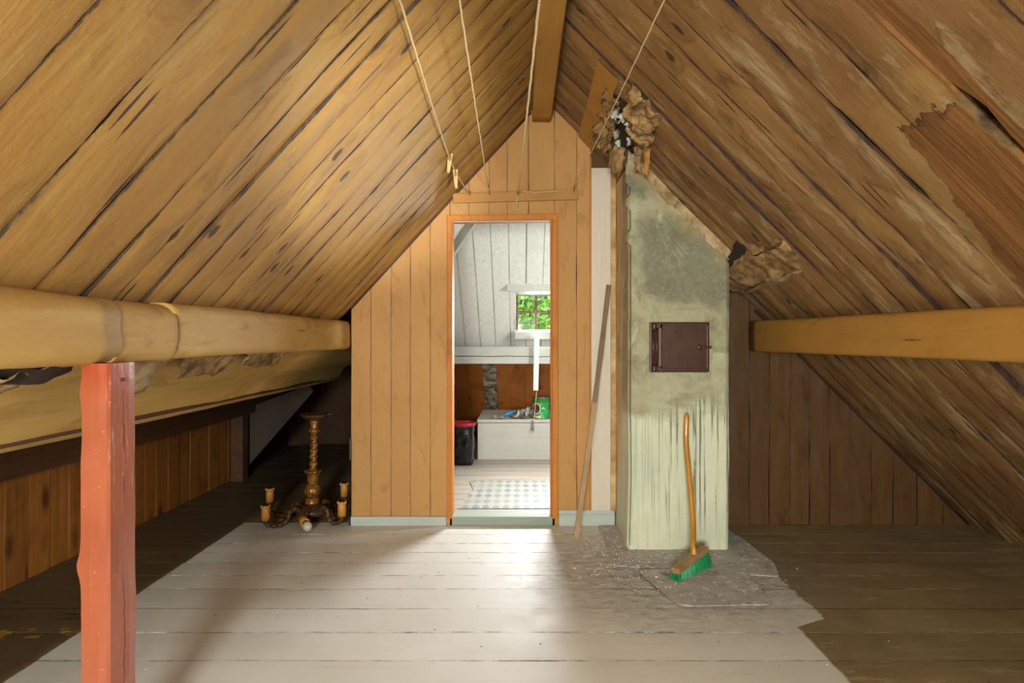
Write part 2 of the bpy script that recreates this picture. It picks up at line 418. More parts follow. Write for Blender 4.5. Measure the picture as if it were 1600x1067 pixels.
def rug_mat():
    n = NT('diamond_lino', .5); p = n.pos(); x, y, z = n.xyz(p)
    a = n.math('ABSOLUTE', n.add(n.math('FRACT', n.mul(x, 14.3)), -.5)); b = n.math('ABSOLUTE', n.add(n.math('FRACT', n.mul(y, 7.)), -.5))
    d = n.step(n.add(a, b), .47, .42)
    c = n.mix(d, C('a4a698'), C('747c80'))
    c = n.mix(n.mul(n.step(n.add(n.noise(p, 3, 6, .7), n.mul(x, -.18)), .48, .66), .8), c, C('a09a86'))
    n.color(c); return n.m
M_rug = rug_mat()

def chimney_mat():
    n = NT('chimney_plaster', .85); p = n.pos(); x, y, z = n.xyz(p)
    e1 = n.mul(n.add(n.noise(p, 3.2, 6, .65), -.5), .45)
    e2 = n.mul(n.add(n.noise(p, 2.1, 6, .6), -.5), .55)
    zz = n.add(z, e1); z2 = n.add(z, e2)
    fine = n.noise(p, 40, 6, .75); lo = n.noise(p, 4, 6, .7)
    grn = n.mix(n.step(lo, .35, .7), C('aeac8e'), C('918d6c'))
    c = grn
    # bare cement patch below the roof
    cem = n.mix(n.step(fine, .3, .7), C('8c8972'), C('6c6a56'))
    m = n.mul(n.step(zz, 1.40, 1.45), n.step(z2, 1.92, 1.86)); m = n.mul(m, n.step(n.add(x, e1), .66, .74))
    c = n.mix(m, c, cem)
    m = n.mul(n.step(z2, 1.98, 2.05), n.step(n.add(x, e2), .88, .80)); c = n.mix(n.mul(m, .9), c, C('696a5c'))
    # pale limewash band
    m = n.mul(n.step(z2, 1.84, 1.90), n.step(n.add(x, e2), .76, .84)); c = n.mix(n.mul(m, .85), c, C('b0b098'))
    # tan water stain along the slope
    sl = n.add(n.math('ADD', x, z), n.mul(n.add(n.noise(p, 5, 6, .7), -.5), .4))
    m = n.step(sl, 2.70, 2.80); c = n.mix(n.mul(m, .75), c, C('a08c62'))
    m = n.mul(n.step(sl, 2.60, 2.68), n.step(n.noise(p, 6, 4, .6), .55, .60)); m = n.mul(m, n.step(z, 1.75, 1.8)); c = n.mix(n.mul(m, .85), c, C('9c6c30'))
    # yellow-green middle and darker smears round the soot door
    m = n.step(n.noise(p, 5.5, 6, .7), .54, .68); c = n.mix(n.mul(m, .35), c, C('b3a678'))
    dz = n.math('ABSOLUTE', n.add(z, n.mul(n.noise(p, 2, 3), -.2))); m = n.step(n.noise(n.sc(p, (2, 2, 9)), 1.4, 5), .56, .66)
    c = n.mix(n.mul(m, .45), c, C('716c50'))
    # pale green gloss below with black runs
    low = n.step(zz, .84, .76)
    g2 = n.mix(n.step(n.noise(p, 2.4, 4), .35, .7), C('d4d5ba'), C('c0caae'))
    c = n.mix(n.mul(low, .9), c, g2)
    ln = n.noise(n.comb(n.mul(x, 95.), n.mul(y, 20.), n.mul(z, 1.0)), 1., 2, .5)
    runl = n.mul(n.step(ln, .55, .60), n.step(n.noise(n.comb(n.mul(x, 26.), n.mul(y, 7.), n.mul(z, 3.)), 1., 3), .36, .48))
    runl = n.mul(runl, n.mul(n.step(z, .05, .3), n.step(zz, .86, .78)))
    runl = n.mul(runl, n.add(.25, n.mul(n.step(x, .72, .9), .75)))
    c = n.mix(n.mul(runl, .85), c, C('4e4a30'))
    ln2 = n.noise(n.comb(n.mul(x, 30.), n.mul(y, 30.), n.mul(z, .6)), 1., 3, .6)
    c = n.mix(n.mul(n.mul(low, n.step(ln2, .52, .66)), .35), c, C('a6985e'))
    # left face: ochre stripped edge
    och = n.mul(n.step(n.add(y, n.mul(n.noise(n.sc(p, (1, 1, .5)), 6, 5), .12)), 3.50, 3.53), n.step(x, .66, .63))
    oc = n.mix(n.step(n.noise(n.sc(p, (30, 30, 2)), 1., 5), .4, .65), C('d8c79a'), C('ae8144'))
    c = n.mix(n.mul(och, n.step(n.add(z, e1), .25, .45)), c, oc)
    le = n.mul(n.step(n.add(x, n.mul(e1, .08)), .628, .612), n.step(z, .7, 1.0)); c = n.mix(n.mul(le, .35), c, C('8c7044'))
    br_ = n.noise(n.sc(p, (1.4, 1.4, .8)), 4.2, 7, .72, .6); c = n.mix(n.mul(n.mul(n.step(br_, .52, .62), n.step(z, .7, 1.0)), .5), c, C('6e6446'))
    wh_ = n.noise(n.sc(p, (1.2, 1.2, 1)), 3.1, 7, .7, 1.); c = n.mix(n.mul(n.step(wh_, .56, .64), .45), c, C('c4c4a8'))
    sp = n.noise(p, 90, 2, .5); c = n.mix(n.mul(n.step(sp, .68, .74), .5), c, C('5c5844'))
    n.color(c); n.rough(n.step(zz, .6, .95)); 
    rr = n.add(.45, n.mul(n.step(zz, .7, .9), .4)); n.rough(rr)
    n.bump(n.add(n.mul(fine, .6), n.mul(lo, 1.2)), .5, .008); return n.m
M_chim = chimney_mat()
def post_mat():
    n = NT('red_post_paint', .32); p = n.pos(); x, y, z = n.xyz(p)
    g = n.noise(n.sc(p, (30, 30, 3)), 1, 5, .6); lo = n.noise(p, 4, 5)
    c = n.mix(n.step(lo, .35, .7), C('a2583a'), C('904a30'))
    c = n.mix(n.mul(n.step(z, 1.02, 1.12), .5), c, C('9a3410'))
    c = n.mix(n.mul(n.step(n.noise(p, 75, 3, .6), .69, .725), .75), c, C('e0a880'))
    w = n.noise(n.sc(p, (90, 90, 7)), 1, 5, .75)
    c = n.mix(n.mul(n.mul(n.step(w, .55, .68), n.mul(n.step(z, .66, .95), n.step(x, -1.098, -1.094))), .8), c, C('d8b8a8'))
    cr = n.mul(n.step(n.math('ABSOLUTE', n.add(n.add(y, -1.573), n.mul(n.add(n.noise(n.sc(p, (1, 1, 3)), 3, 5), -.5), .03))), .0022, .0012), n.step(n.noise(n.sc(p, (1, 1, 1)), 3, 3), .40, .50))
    c = n.mix(n.mul(cr, n.step(x, -1.098, -1.094)), c, C('3c120a'))
    n.color(c); n.bump(n.add(g, n.mul(n.noise(p, 25, 4), .7)), .35, .004)
    n.b.inputs['Coat Weight'].default_value = .08; return n.m
M_post = post_mat()
M_gilt = NT('brown_gilt', .35); _n = M_gilt; _x = _n.noise(_n.obj(), 30, 5, .7)
_n.color(_n.mix(_n.step(_x, .4, .65), C('a87430'), C('4c2c14'))); _n.b.inputs['Metallic'].default_value = .35; M_gilt = _n.m
M_giltd = plain('dark_carved_wood', '3c2614', .5, .1, alt='5a3c1c', scale=40)
M_candle = plain('amber_candle_sleeve', 'cc8e34', .5, 0, alt='b4782a', scale=20)
M_wax = plain('wax_drips', 'c9a356', .5)
M_socket = plain('black_socket', '14100c', .6)
M_bulb = NT('frosted_bulb', .25); M_bulb.b.inputs['Base Color'].default_value = C('b8b2a4'); M_bulb.b.inputs['Subsurface Weight'].default_value = .3; M_bulb = M_bulb.m
M_bulbm = plain('bulb_metal', '8c8c88', .3, .9)
M_rope = plain('clothesline_cord', 'dcc89c', .8, scale=200, alt='b49a6a')
M_peg = plain('peg_wood', 'c8a068', .7, scale=60)
M_steel = plain('steel_wire', '6a6660', .35, .9)
M_handle = wood('broom_handle', 'c48a2c', 'b27820', '8a5c18', .35, 2, 60, knots=False, coat=.4)
M_bhead = plain('broom_block', 'a3835c', .5, alt='8d6c46', scale=20)
M_green = plain('green_bristle', '1f9a58', .5, scale=60, alt='147a48')
M_bag = plain('black_plastic_bag', '0e0f10', .22, scale=12, bump=.5)
M_red = plain('red_rim', 'b01f24', .35)
M_blue = plain('blue_wrapper', '2f86b8', .35, alt='1d5f92', scale=18)
M_foil = plain('grey_foil_wrap', 'a9a89a', .35, .2, alt='77786c', scale=25)
M_tin = plain('tin_rim', '9a9488', .3, .85)
M_leaf = NT('leaf', .5); _n = M_leaf; _n.color(_n.mix(_n.rnd(), C('8fc04a'), C('8fc04a'))); _n.color(_n.mix(_n.step(_n.noise(_n.pos(), 3, 4), .35, .65), C('c2ea74'), C('7cb848')))
_n.b.inputs['Transmission Weight'].default_value = 0; M_leaf = _n.m
M_glass = NT('window_glass', .02); _n = M_glass
_g = _n.n('ShaderNodeBsdfTransparent'); _gl = _n.n('ShaderNodeBsdfGlossy'); _gl.inputs['Roughness'].default_value = .03
_mx = _n.n('ShaderNodeMixShader'); _mx.inputs[0].default_value = .06
_n.t.links.new(_g.outputs[0], _mx.inputs[1]); _n.t.links.new(_gl.outputs[0], _mx.inputs[2])
_n.t.links.new(_mx.outputs[0], _n.t.nodes['Material Output'].inputs[0]); M_glass = _n.m

def struct(o, label, cat): return tag(o, label, cat, None, 'structure')

# ---------------- floor of the near room ----------------
me = bpy.data.meshes.new('floor'); bm = bmesh.new(); add_box(bm, (-2.75, -2.3, -.10), (3.0, 7.0, -.022)); bm.to_mesh(me); bm.free()
floor = struct(link('floor', me, M_void), 'attic floor of wide boards, painted pale beige in the middle and bare brown at both sides', 'floor')
def MF(u, v, h): return Vector((v, u, h))
fe = [.95, 1.16, 1.36, 1.56, 1.76, 1.955, 2.151, 2.358, 2.565, 2.77, 2.927, 3.095, 3.243, 3.386, 3.54, 3.72]
for a, b in zip(fe, fe[1:]):
    j = R.uniform(-1.5, 2.4) if R.random() < .0 else None
    board(MF, a, b, -2.5, 2.97, M_floor, floor, nu=3, nv=44, depth=.022, ga=(.005, .005), bulge=.0008, lift=R.uniform(-.001, .0012), wob=.003, name='floor_board', pf=2.5, wr=.0005)
ye = YW
while ye < 6.6:
    b = ye+.17; board(MF, ye, b, -2.5, -1.12, M_floor, floor, nu=2, nv=10, depth=.022, ga=(.004, .004), bulge=.0008, name='floor_board', wr=.0005); ye = b
for k in range(16):
    board(MF, .95-(k+1)*.2, .95-k*.2, -2.5, 2.97, M_floor, floor, nu=1, nv=4, depth=.02, name='floor_board', wr=.0005)

# ---------------- ceiling: two board slopes ----------------
bm = bmesh.new()
def quad(bm, *p): bm.faces.new([bm.verts.new(q) for q in p])
def slab(bm, a, b, y0, y1, t=.04):  # slab between two (x,z) points, thickness outward (up)
    n = Vector((-(b[1]-a[1]), 0, b[0]-a[0])).normalized()
    if n.z < 0: n = -n
    A0, B0 = Vector((a[0], 0, a[1])), Vector((b[0], 0, b[1]))
    vs = []
    for p in (A0, B0, B0+n*t, A0+n*t):
        vs.append((p+Vector((0, y0, 0)), p+Vector((0, y1, 0))))
    V = [[bm.verts.new(q) for q in v] for v in vs]
    for i in range(4): bm.faces.new((V[i][0], V[(i+1) % 4][0], V[(i+1) % 4][1], V[i][1]))
    bm.faces.new([v[0] for v in V]); bm.faces.new([v[1] for v in V[::-1]])
o3 = .03
slab(bm, (.13, zl(.13)+.05), (-1.34, zl(-1.34)+.05), -2.3, 5.2)
slab(bm, (.12, zr(.12)+.05), (3.05, zr(3.05)+.05), -2.3, YW+.1)
slab(bm, (.12, zr(.12)+.05), (1.9, zr(1.9)+.05), YW+.1, 5.2)
slab(bm, (-1.30, zl(-1.30)+.05), (-1.75, .86), -2.3, 7)
slab(bm, (-1.04, zl(-1.04)+.05), (-1.34, zl(-1.34)+.05), 5.2, 7)
slab(bm, (-1.70, .86), (-2.75, .80), -2.3, 7)
ceiling = struct(from_bm('ceiling', bm, M_void), 'steep attic ceiling of papered brown boards on both slopes', 'ceiling')
el = [.27, .46, .64, .83, 1.015, 1.205, 1.39, 1.553, 1.68, 1.80, 1.926, 2.05, 2.18, 2.33, 2.47, 2.62, 2.77, 2.92, 3.06, 3.20, 3.34, 3.48, 3.60, YW]
GL = {i: R.uniform(.004, .012) for i in range(40)}
for i, (a, b) in enumerate(zip(el, el[1:])):
    board(ML, a, b, -1.32, .085, M_paperL, ceiling, nu=5, nv=52, depth=.03, ga=(GL[i], GL[i+1]), bulge=.003, lift=R.uniform(0, .0015), wob=.012, pf=5.5, wr=.0045)
er = [.40, .60, .80, 1.0, 1.20, 1.43, 1.60, 1.79, 2.03, 2.18, 2.35, 2.52, 2.68, 2.85, 3.0, 3.15, 3.30, 3.45, 3.58, YW]
GR = {i: R.uniform(.005, .011) for i in range(40)}; GR[5] = .045; GR[10] = .02; GR[7] = .022
for i, (a, b) in enumerate(zip(er, er[1:])):
    board(MR, a, b, .175, 2.91, M_paperR, ceiling, nu=5, nv=80, depth=.03, ga=(GR[i], GR[i+1]), bulge=.004, lift=R.uniform(0, .006), wob=.014, pf=3.2, wr=.007)
for k in range(7):
    a = .27-k*.36
    board(ML, a-.36, a, -1.32, .085, M_paperL, ceiling, nu=2, nv=8)
    board(MR, a+.13-.36, a+.13, .175, 2.91, M_paperR, ceiling, nu=2, nv=8)

# ridge beam
rb = empty('ridge_beam', (.13, 0, 2.62), label='brown papered ridge beam running along the peak of the ceiling', cat='beam')
def taper_beam(name, x0, x1, z0, z1, y0, y1, m, parent, nv=60, amp=.003, rnd=.012, seg=4, near=None):
    """rounded box beam along y with slight unevenness; near=(x0,x1,z0,z1) at y0 for a tapered one"""
    bm = bmesh.new(); rings = []
    for j in range(nv+1):
        t = j/nv; y = y0+(y1-y0)*t
        a = [p*(1-t)+q*t for p, q in zip(near or (x0, x1, z0, z1), (x0, x1, z0, z1))]
        ring = []
        for (cx, cz, a0) in ((a[1]-rnd, a[3]-rnd, 0), (a[0]+rnd, a[3]-rnd, PI/2), (a[0]+rnd, a[2]+rnd, PI), (a[1]-rnd, a[2]+rnd, 3*PI/2)):
            for k in range(seg+1):
                an = a0+PI/2*k/seg; ring.append([cx+rnd*math.cos(an), cz+rnd*math.sin(an)])
            # mid points on the flat face
        full = []
        L = len(ring)
        for k in range(L):
            full.append(ring[k])
            if k % (seg+1) == seg:
                n2 = ring[(k+1) % L]
                for q in (.25, .5, .75): full.append([ring[k][0]*(1-q)+n2[0]*q, ring[k][1]*(1-q)+n2[1]*q])
        vv = []
        for px, pz in full:
            d = amp*(nz(px*7, y*1.6, pz*7)+.5*nz(px*20, y*5, pz*20)); cx, cz = (a[0]+a[1])/2, (a[2]+a[3])/2
            q = Vector((px-cx, pz-cz)); q = q*(1+d/max(q.length, .02)); vv.append(bm.verts.new(Vector((cx+q.x-parent.location.x, y-parent.location.y, cz+q.y-parent.location.z))))
        rings.append(vv)
    for a, b in zip(rings, rings[1:]):
        for k in range(len(a)): bm.faces.new((a[k], a[(k+1) % len(a)], b[(k+1) % len(a)], b[k]))
    bm.faces.new(rings[0][::-1]); bm.faces.new(rings[-1])
    return from_bm(name, bm, m, parent, True)
taper_beam('beam_timber', .068, .190, 2.60, 2.86, -2.25, YW, M_paperBR, rb, amp=.003)

# ---------------- gable wall with the doorway ----------------
def ztop(x): return min(zl(x), zr(x))
bm = bmesh.new()
def add_prism_y(bm, poly, y0, y1):
    a = [bm.verts.new((x, y0, z)) for x, z in poly]; b = [bm.verts.new((x, y1, z)) for x, z in poly]; n = len(poly)
    bm.faces.new(a); bm.faces.new(b[::-1])
    for i in range(n): bm.faces.new((a[i], a[(i+1) % n], b[(i+1) % n], b[i]))
DX0, DX1, DZ = -.462, .212, 1.985
add_prism_y(bm, [(-1.10, -.05), (DX0, -.05), (DX0, zl(DX0)+.06), (-1.10, zl(-1.10)+.06)], YW+.02, YW+.10)
add_prism_y(bm, [(DX1, -.05), (3.0, -.05), (2.96, 0), (DX1, zr(DX1)+.06)], YW+.02, YW+.10)
add_prism_y(bm, [(DX0, DZ), (DX1, DZ), (DX1, zr(DX1)+.06), (.13, 2.85), (DX0, zl(DX0)+.06)], YW+.02, YW+.10)
wall_back = struct(from_bm('wall_back', bm, M_paperD), 'brown papered board gable wall with the open doorway in it', 'wall')
xs = [-1.10, -.973, -.843, -.718, -.590, DX0]
for a, b in zip(xs, xs[1:]):
    board(MG, a, b, 0, lambda u: zl(u)+.03, M_paperG, wall_back, nu=3, nv=30, depth=.02, ga=(.0015, .0015), bulge=.001, wob=.002, lift=R.uniform(0, .0015), wr=.001)
xs = [DX0, -.34, -.21, -.092, .045, DX1]
for a, b in zip(xs, xs[1:]):
    board(MG, a, b, DZ, lambda u: ztop(u)+.03, M_paperG, wall_back, nu=3, nv=14, depth=.02, ga=(.002, .003), bulge=.001, wob=.003, wr=.001)
xs = [DX1, .355, .447]
for a, b in zip(xs, xs[1:]):
    board(MG, a, b, 0, lambda u: zr(u)+.03, M_paperG, wall_back, nu=3, nv=30, depth=.02, ga=(.0015, .003), bulge=.001, wob=.003, wr=.0015)
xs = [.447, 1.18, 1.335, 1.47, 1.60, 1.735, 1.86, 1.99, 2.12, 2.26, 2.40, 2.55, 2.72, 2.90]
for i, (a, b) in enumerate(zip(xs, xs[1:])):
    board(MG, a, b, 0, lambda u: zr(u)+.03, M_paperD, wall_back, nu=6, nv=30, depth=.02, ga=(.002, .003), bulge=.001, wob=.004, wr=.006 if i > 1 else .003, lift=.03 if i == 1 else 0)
# partition between the far room and the dark eaves, eaves end wall, knee wall
wall_inner = struct(box('wall_inner', (-1.10, YW+.10, -.05), (-1.04, 7.0, 1.50), M_dark), 'dark partition behind the left end of the gable wall', 'wall')
wall_end = struct(box('wall_end', (-2.75, 6.62, -.05), (-1.10, 6.70, 1.5), M_dark), 'dark end wall deep in the left eaves', 'wall')
bm = bmesh.new(); add_box(bm, (-2.58, -2.3, -.05), (-2.492, 5.02, .62))
wall_left = struct(from_bm('wall_left', bm, M_void), 'low knee wall of knotty varnished pine boards under the left eaves', 'wall')
def MK(u, v, h): return Vector((-2.49+h, u, v))
y = .6
ends = [2.755, 2.887, 3.02, 3.15, 3.28]
yy = [2.755-.13*k for k in range(16, 0, -1)]+[2.755, 2.887, 3.02, 3.15, 3.285, 3.41, 3.545, 3.67, 3.79, 3.90, 4.03, 4.16, 4.30, 4.43, 4.56, 4.70, 4.86, 5.02]
for a, b in zip(yy, yy[1:]):
    board(MK, a, b, 0, .58, M_pine, wall_left, nu=2, nv=8, depth=.02, ga=(.003, .003), bulge=.001, wob=.002, lift=R.uniform(.012, .02), wr=.0008)
bm = bmesh.new(); add_box(bm, (-2.75, -2.3, -.1), (-2.68, 6.7, .9))
wall_outer = struct(from_bm('wall_outer', bm, M_void), 'outer wall closing the left eaves behind the pine boards', 'wall')
# rear gable behind the camera with its window opening
bm = bmesh.new()
add_prism_y(bm, [(-2.75, -.05), (3.0, -.05), (2.96, 0), (2.18, .78), (-2.75, .78)], -2.3, -2.2)
add_prism_y(bm, [(-2.75, .78), (-.76, .78), (-.76, zl(-.76)+.05), (-1.3, zl(-1.3)+.05), (-1.75, .9)], -2.3, -2.2)
add_prism_y(bm, [(.04, .78), (2.18, .78), (.13, 2.82), (.04, 2.70)], -2.3, -2.2)
add_prism_y(bm, [(-.76, 1.46), (.04, 1.46), (.04, 2.70), (-.76, zl(-.76)+.05)], -2.3, -2.2)
wall_front = struct(from_bm('wall_front', bm, M_paperG), 'rear gable wall behind the viewer with a window opening', 'wall')

# door trim: orange wooden casing round the opening
door_1 = struct(empty('door_1', (0, 0, 0)), 'open doorway framed in narrow orange varnished wood', 'doorway')
def MGf(y): return lambda u, v, h: Vector((u, y-h, v))
box('jamb', (-.480, YW-.018, .045), (-.446, YW+.10, 1.975), M_trim, door_1, .006)
box('jamb', (.196, YW-.018, .045), (.235, YW+.10, 1.975), M_trim, door_1, .006)
box('casing_bead', (.186, YW-.006, .06), (.196, YW+.05, 1.97), M_trim, door_1, .003)
mt = Matrix.Translation((0, 0, 0))
bm = bmesh.new(); add_box(bm, (-.482, YW-.02, 1.962), (.237, YW+.10, 2.000), None, .006)
for v in bm.verts: v.co.z += .010*(v.co.x+.48)
from_bm('head_casing', bm, M_trim, door_1)
bm = bmesh.new(); add_box(bm, (-.446, YW+.0, 1.957), (.196, YW+.02, 1.962), None)
for v in bm.verts: v.co.z += .010*(v.co.x+.48)
from_bm('white_lip', bm, M_white, door_1)
box('threshold', (-.45, YW-.012, 0), (.200, YW+.14, .058), M_sill, door_1, .006)
b1 = struct(box('baseboard_left', (-1.10, YW-.016, 0), (-.485, YW, .058), M_base, None, .004), 'low pale blue baseboard left of the doorway', 'baseboard')
bm = bmesh.new(); add_box(bm, (.240, YW-.016, 0), (.600, YW, .072), None, .004); add_box(bm, (.240, YW-.010, .070), (.600, YW, .098), None, .003)
b2 = struct(from_bm('baseboard_right', bm, M_base), 'stepped pale blue baseboard between doorway and chimney', 'baseboard')
# sliver of wood on the wall's left edge
box('edge_sliver', (-1.112, YW-.004, .42), (-1.096, YW+.012, .56), M_paperG, wall_back, .002)
# thin bead where gable meets the left slope
pts = [(x, YW-.006, zl(x)-.012) for x in (-1.10, -.8, -.5, -.2, .06)]
tube('slope_bead', pts, .007, M_paperG, wall_back, 6)
tube('slope_bead', [(x, YW-.006, zr(x)-.012) for x in (1.5, 1.9, 2.3, 2.7, 2.88)], .008, M_paperD, wall_back, 6)

# batten with hooks
bt = empty('hook_batten', (-.04, YW, 2.12), label='narrow brown wooden batten above the doorway that the clotheslines are tied to', cat='batten')
bm = bmesh.new(); add_box(bm, (-.402, -.024, -.033), (.405, 0, .030), None, .004)
for v in bm.verts: v.co.z += .028*v.co.x
from_bm('batten_board', bm, M_batten, bt)
for hx in (-.29, -.165, .012, .375):
    tube('hook', [(hx, -.024, .028*hx+.012), (hx, -.045, .028*hx+.014), (hx, -.05, .028*hx+.028), (hx, -.04, .028*hx+.036)], .002, M_steel, bt, 6)
tube('cord_end', [(.012, -.045, .01), (.012, -.035, -.03), (.008, -.03, -.075), (.012, -.03, -.10)], .003, M_rope, bt, 6)
tube('slack_cord', [(.02, -.045, .026), (.12, -.034, .020), (.25, -.032, .028), (.36, -.034, .034)], .0025, M_rope, bt, 6)

# ---------------- clotheslines ----------------
def cordline(pts, r, label, n=40):
    o = empty('clothesline', pts[0], label=label, cat='clothesline')
    P = [Vector(p) for p in pts]; res = []
    for a, b in zip(P, P[1:]):
        for k in range(n): res.append(a.lerp(b, k/n)+Vector((0, 0, -.012*math.sin(PI*k/n))))
    res.append(P[-1])
    for k, p in enumerate(res): p.x += .0009*math.sin(k*2.1)
    tube('cord', [p-P[0] for p in res], r, M_rope, o, 6); return o
def PX(px, py, Y): return Vector(((px-815)*Y/900, Y, 1.2-(py-530)*Y/900))
cordline([PX(732, 300, 3.66), PX(704, 252, 3.1), PX(625, 0, 1.62), (-.30, .2, 2.17), (-.30, -2.2, 2.2)], .0036, 'leftmost clothesline, the one with the wooden pegs clipped on it')
cordline([PX(763, 292, 3.665), PX(718, 0, 1.62), (-.17, -2.2, 2.2)], .0033, 'thin clothesline second from the left, ending left of the batten middle')
cordline([PX(809, 303, 3.66), PX(843, 0, 1.62), (.05, -2.2, 2.2)], .0048, 'thickest clothesline, passing just left of the ridge beam')
cordline([PX(896, 292, 3.66), PX(1038, 0, 1.62), (.40, -2.2, 2.2)], .0026, 'rightmost clothesline crossing in front of the torn ceiling corner')
def peg(p, tilt, label):
    o = empty('clothespin', p, label=label, cat='clothespin', group='wooden pegs on the left clothesline')
    o.rotation_euler = (0, tilt, .1); o.scale = (1.35, 1.2, 1.3)
    for s in (-1, 1):
        bm = bmesh.new(); add_box(bm, (-.004+s*.0055, -.005, -.062), (.004+s*.0055, .005, .018), Matrix.Rotation(s*.07, 4, 'Y'), .0015)
        from_bm('peg_half', bm, M_peg, o)
    tube('spring', [(.010*math.cos(a*.6), .0065*math.sin(a*.6), -.014+.0006*a) for a in range(0, 40)], .0012, M_steel, o, 5)
pp = PX(703, 250, 3.09)
peg(pp+Vector((0, 0, .012)), .10, 'upper of the two wooden pegs on the leftmost clothesline')
peg(pp+Vector((.018, .10, -.045)), -.06, 'lower of the two wooden pegs on the leftmost clothesline')

# ---------------- left purlin, papered, in three lengths of paper ----------------
pl = empty('purlin_beam', (-1.2, 0, 1.22), label='thick log-like beam wrapped in tan paper under the left slope, resting on the red post', cat='beam')
pl.location = (-1.2, 0, 1.22)
NEAR = (-1.34, -1.10, 1.125, 1.318)
taper_beam('paper_wrap', -1.32, -1.098, 1.132, 1.315, -2.2, 1.575, M_paperB, pl, nv=50, amp=.012, rnd=.055, seg=5)
taper_beam('paper_wrap', -1.32, -1.101, 1.130, 1.312, 1.565, 1.835, M_paperB, pl, nv=16, amp=.009, rnd=.05, seg=5)
taper_beam('paper_wrap', -1.30, -1.105, 1.138, 1.318, 1.825, YW+.0, M_paperB, pl, nv=50, amp=.007, rnd=.035, seg=5)
# sloping paper below it down to the second beam
def lowpaper():
    bm = bmesh.new(); rings = []
    N = 110
    for j in range(N+1):
        y = -2.2+(YW+2.2+1.2)*j/N
        prof = [(-1.245, 1.150), (-1.29, 1.112), (-1.35, 1.055), (-1.42, 1.005), (-1.48, .975), (-1.515, .952), (-1.545, .915), (-1.566, .872), (-1.60, .848), (-1.66, .838), (-1.74, .845), (-1.80, .86)]
        if j and -0.2 < y < 1.58: prof[0] = (-1.30, 1.118); prof[1] = (-1.315, 1.095)
        ring = []
        for i, (x, z) in enumerate(prof):
            a = .010*nz(x*8, y*1.7, z*8)+.007*nz(x*18, y*6, z*18)
            ring.append(bm.verts.new((x+a+1.6, y, z+a*.7-.85)))
        rings.append(ring)
    for a, b in zip(rings, rings[1:]):
        for k in range(len(a)-1): bm.faces.new((a[k], a[k+1], b[k+1], b[k]))
    return bm
lp = empty('lower_purlin', (-1.6, 0, .85), label='second papered beam lower on the left, its wrinkled paper peeling below the thick beam', cat='beam')
from_bm('paper_wrap', lowpaper(), M_paperB, lp, True)
box('beam_timber', (-.14, -2.2, .02), (.04, YW+2.8, .16), M_dark, lp)
# loose torn paper under the thick beam (children, local coords)
def lf(name, par, q, m, **k):
    L = par.location; return flap(name, [Vector(p)-L for p in q], m, par, **k)
lf('torn_paper', lp, [(-1.215, 1.72, 1.148), (-1.215, 1.98, 1.148), (-1.31, 2.00, 1.02), (-1.31, 1.76, 1.035)], M_tornp, amp=.012, rag=.03)
lf('torn_paper', lp, [(-1.20, 2.05, 1.14), (-1.20, 2.45, 1.14), (-1.28, 2.42, 1.055), (-1.27, 2.10, 1.065)], M_torn, amp=.015, rag=.03)
lf('torn_paper', lp, [(-1.19, 2.5, 1.14), (-1.19, 2.95, 1.14), (-1.26, 2.9, 1.07), (-1.26, 2.6, 1.075)], M_torn, amp=.015, rag=.03)
lf('torn_paper', lp, [(-1.18, 1.20, 1.132), (-1.17, 1.50, 1.135), (-1.215, 1.48, 1.09), (-1.23, 1.26, 1.10)], M_void, amp=.012, rag=.03)  # dark sheet standing for the shaded opening under the beam, not paper
lf('torn_paper', lp, [(-1.20, 1.28, 1.12), (-1.19, 1.40, 1.12), (-1.30, 1.40, 1.05), (-1.32, 1.30, 1.06)], M_tornp, amp=.02, rag=.02)
# dark timber on the knee wall and the pale panel at its end
kt = box('wall_plate', (-.10, -2.2, 0), (.10, 6.6, .17), M_dark, None, .01); kt.location = (-2.42, 0, .56)
tag(kt, 'dark brown timber lying along the top of the low pine board wall', 'beam')
bm = bmesh.new()
add_prism_y(bm, [(-2.50, 0), (-2.47, 0), (-1.82, .745), (-1.86, .80), (-2.50, .56)], 5.03, 5.06)
tag(from_bm('brace_panel', bm, plain('dull_grey_panel', '463a2a', .8, space='pos')), 'dull grey triangular panel standing deep in the left eaves', 'panel')
bm = bmesh.new(); add_box(bm, (-.05, -.05, 0), (.05, .05, .56), None, .004)
o = from_bm('eaves_stud', bm, M_dark); o.location = (-2.40, 4.9, 0); tag(o, 'short dark upright stud at the far end of the pine wall', 'stud')

# ---------------- red post ----------------
po = empty('support_post', (-1.125, 1.573, 0), label='rough red painted wooden post holding up the thick left beam', cat='post')
bm = bmesh.new(); rings = []
for j in range(61):
    z = 1.136*j/60; ring = []
    prof = [(-.036, -.053), (-.012, -.0545), (.012, -.0545), (.030, -.053), (.036, -.047), (.037, -.02), (.037, .02), (.036, .048), (.028, .053), (-.03, .053), (-.038, .046), (-.039, 0)]
    for i, (x, yv) in enumerate(prof):
        f = 1+.05*nz(x*20, z*3.1, yv*20)+.03*nz(x*40, z*11, yv*40)
        bx = -.010*math.exp(-((z-.60)/.028)**2) if x < -.03 else 0
        bx += -.006*math.exp(-((z-1.06)/.03)**2) if x < -.03 else 0
        g = 1.0+.06*(1-j/60)
        ring.append(bm.verts.new((x*f*g+bx, yv*f*g, z)))
    rings.append(ring)
for a, b in zip(rings, rings[1:]):
    for k in range(12): bm.faces.new((a[k], a[(k+1) % 12], b[(k+1) % 12], b[k]))
bm.faces.new(rings[0][::-1]); bm.faces.new(rings[-1])
from_bm('timber', bm, M_post, po)
lathe('nail', [(.005, 0), (.005, .003), (.001, .004)], M_steel, po, 8, mat=Matrix.Translation((.038, 0, 1.09)) @ Matrix.Rotation(PI/2, 4, 'Y'))

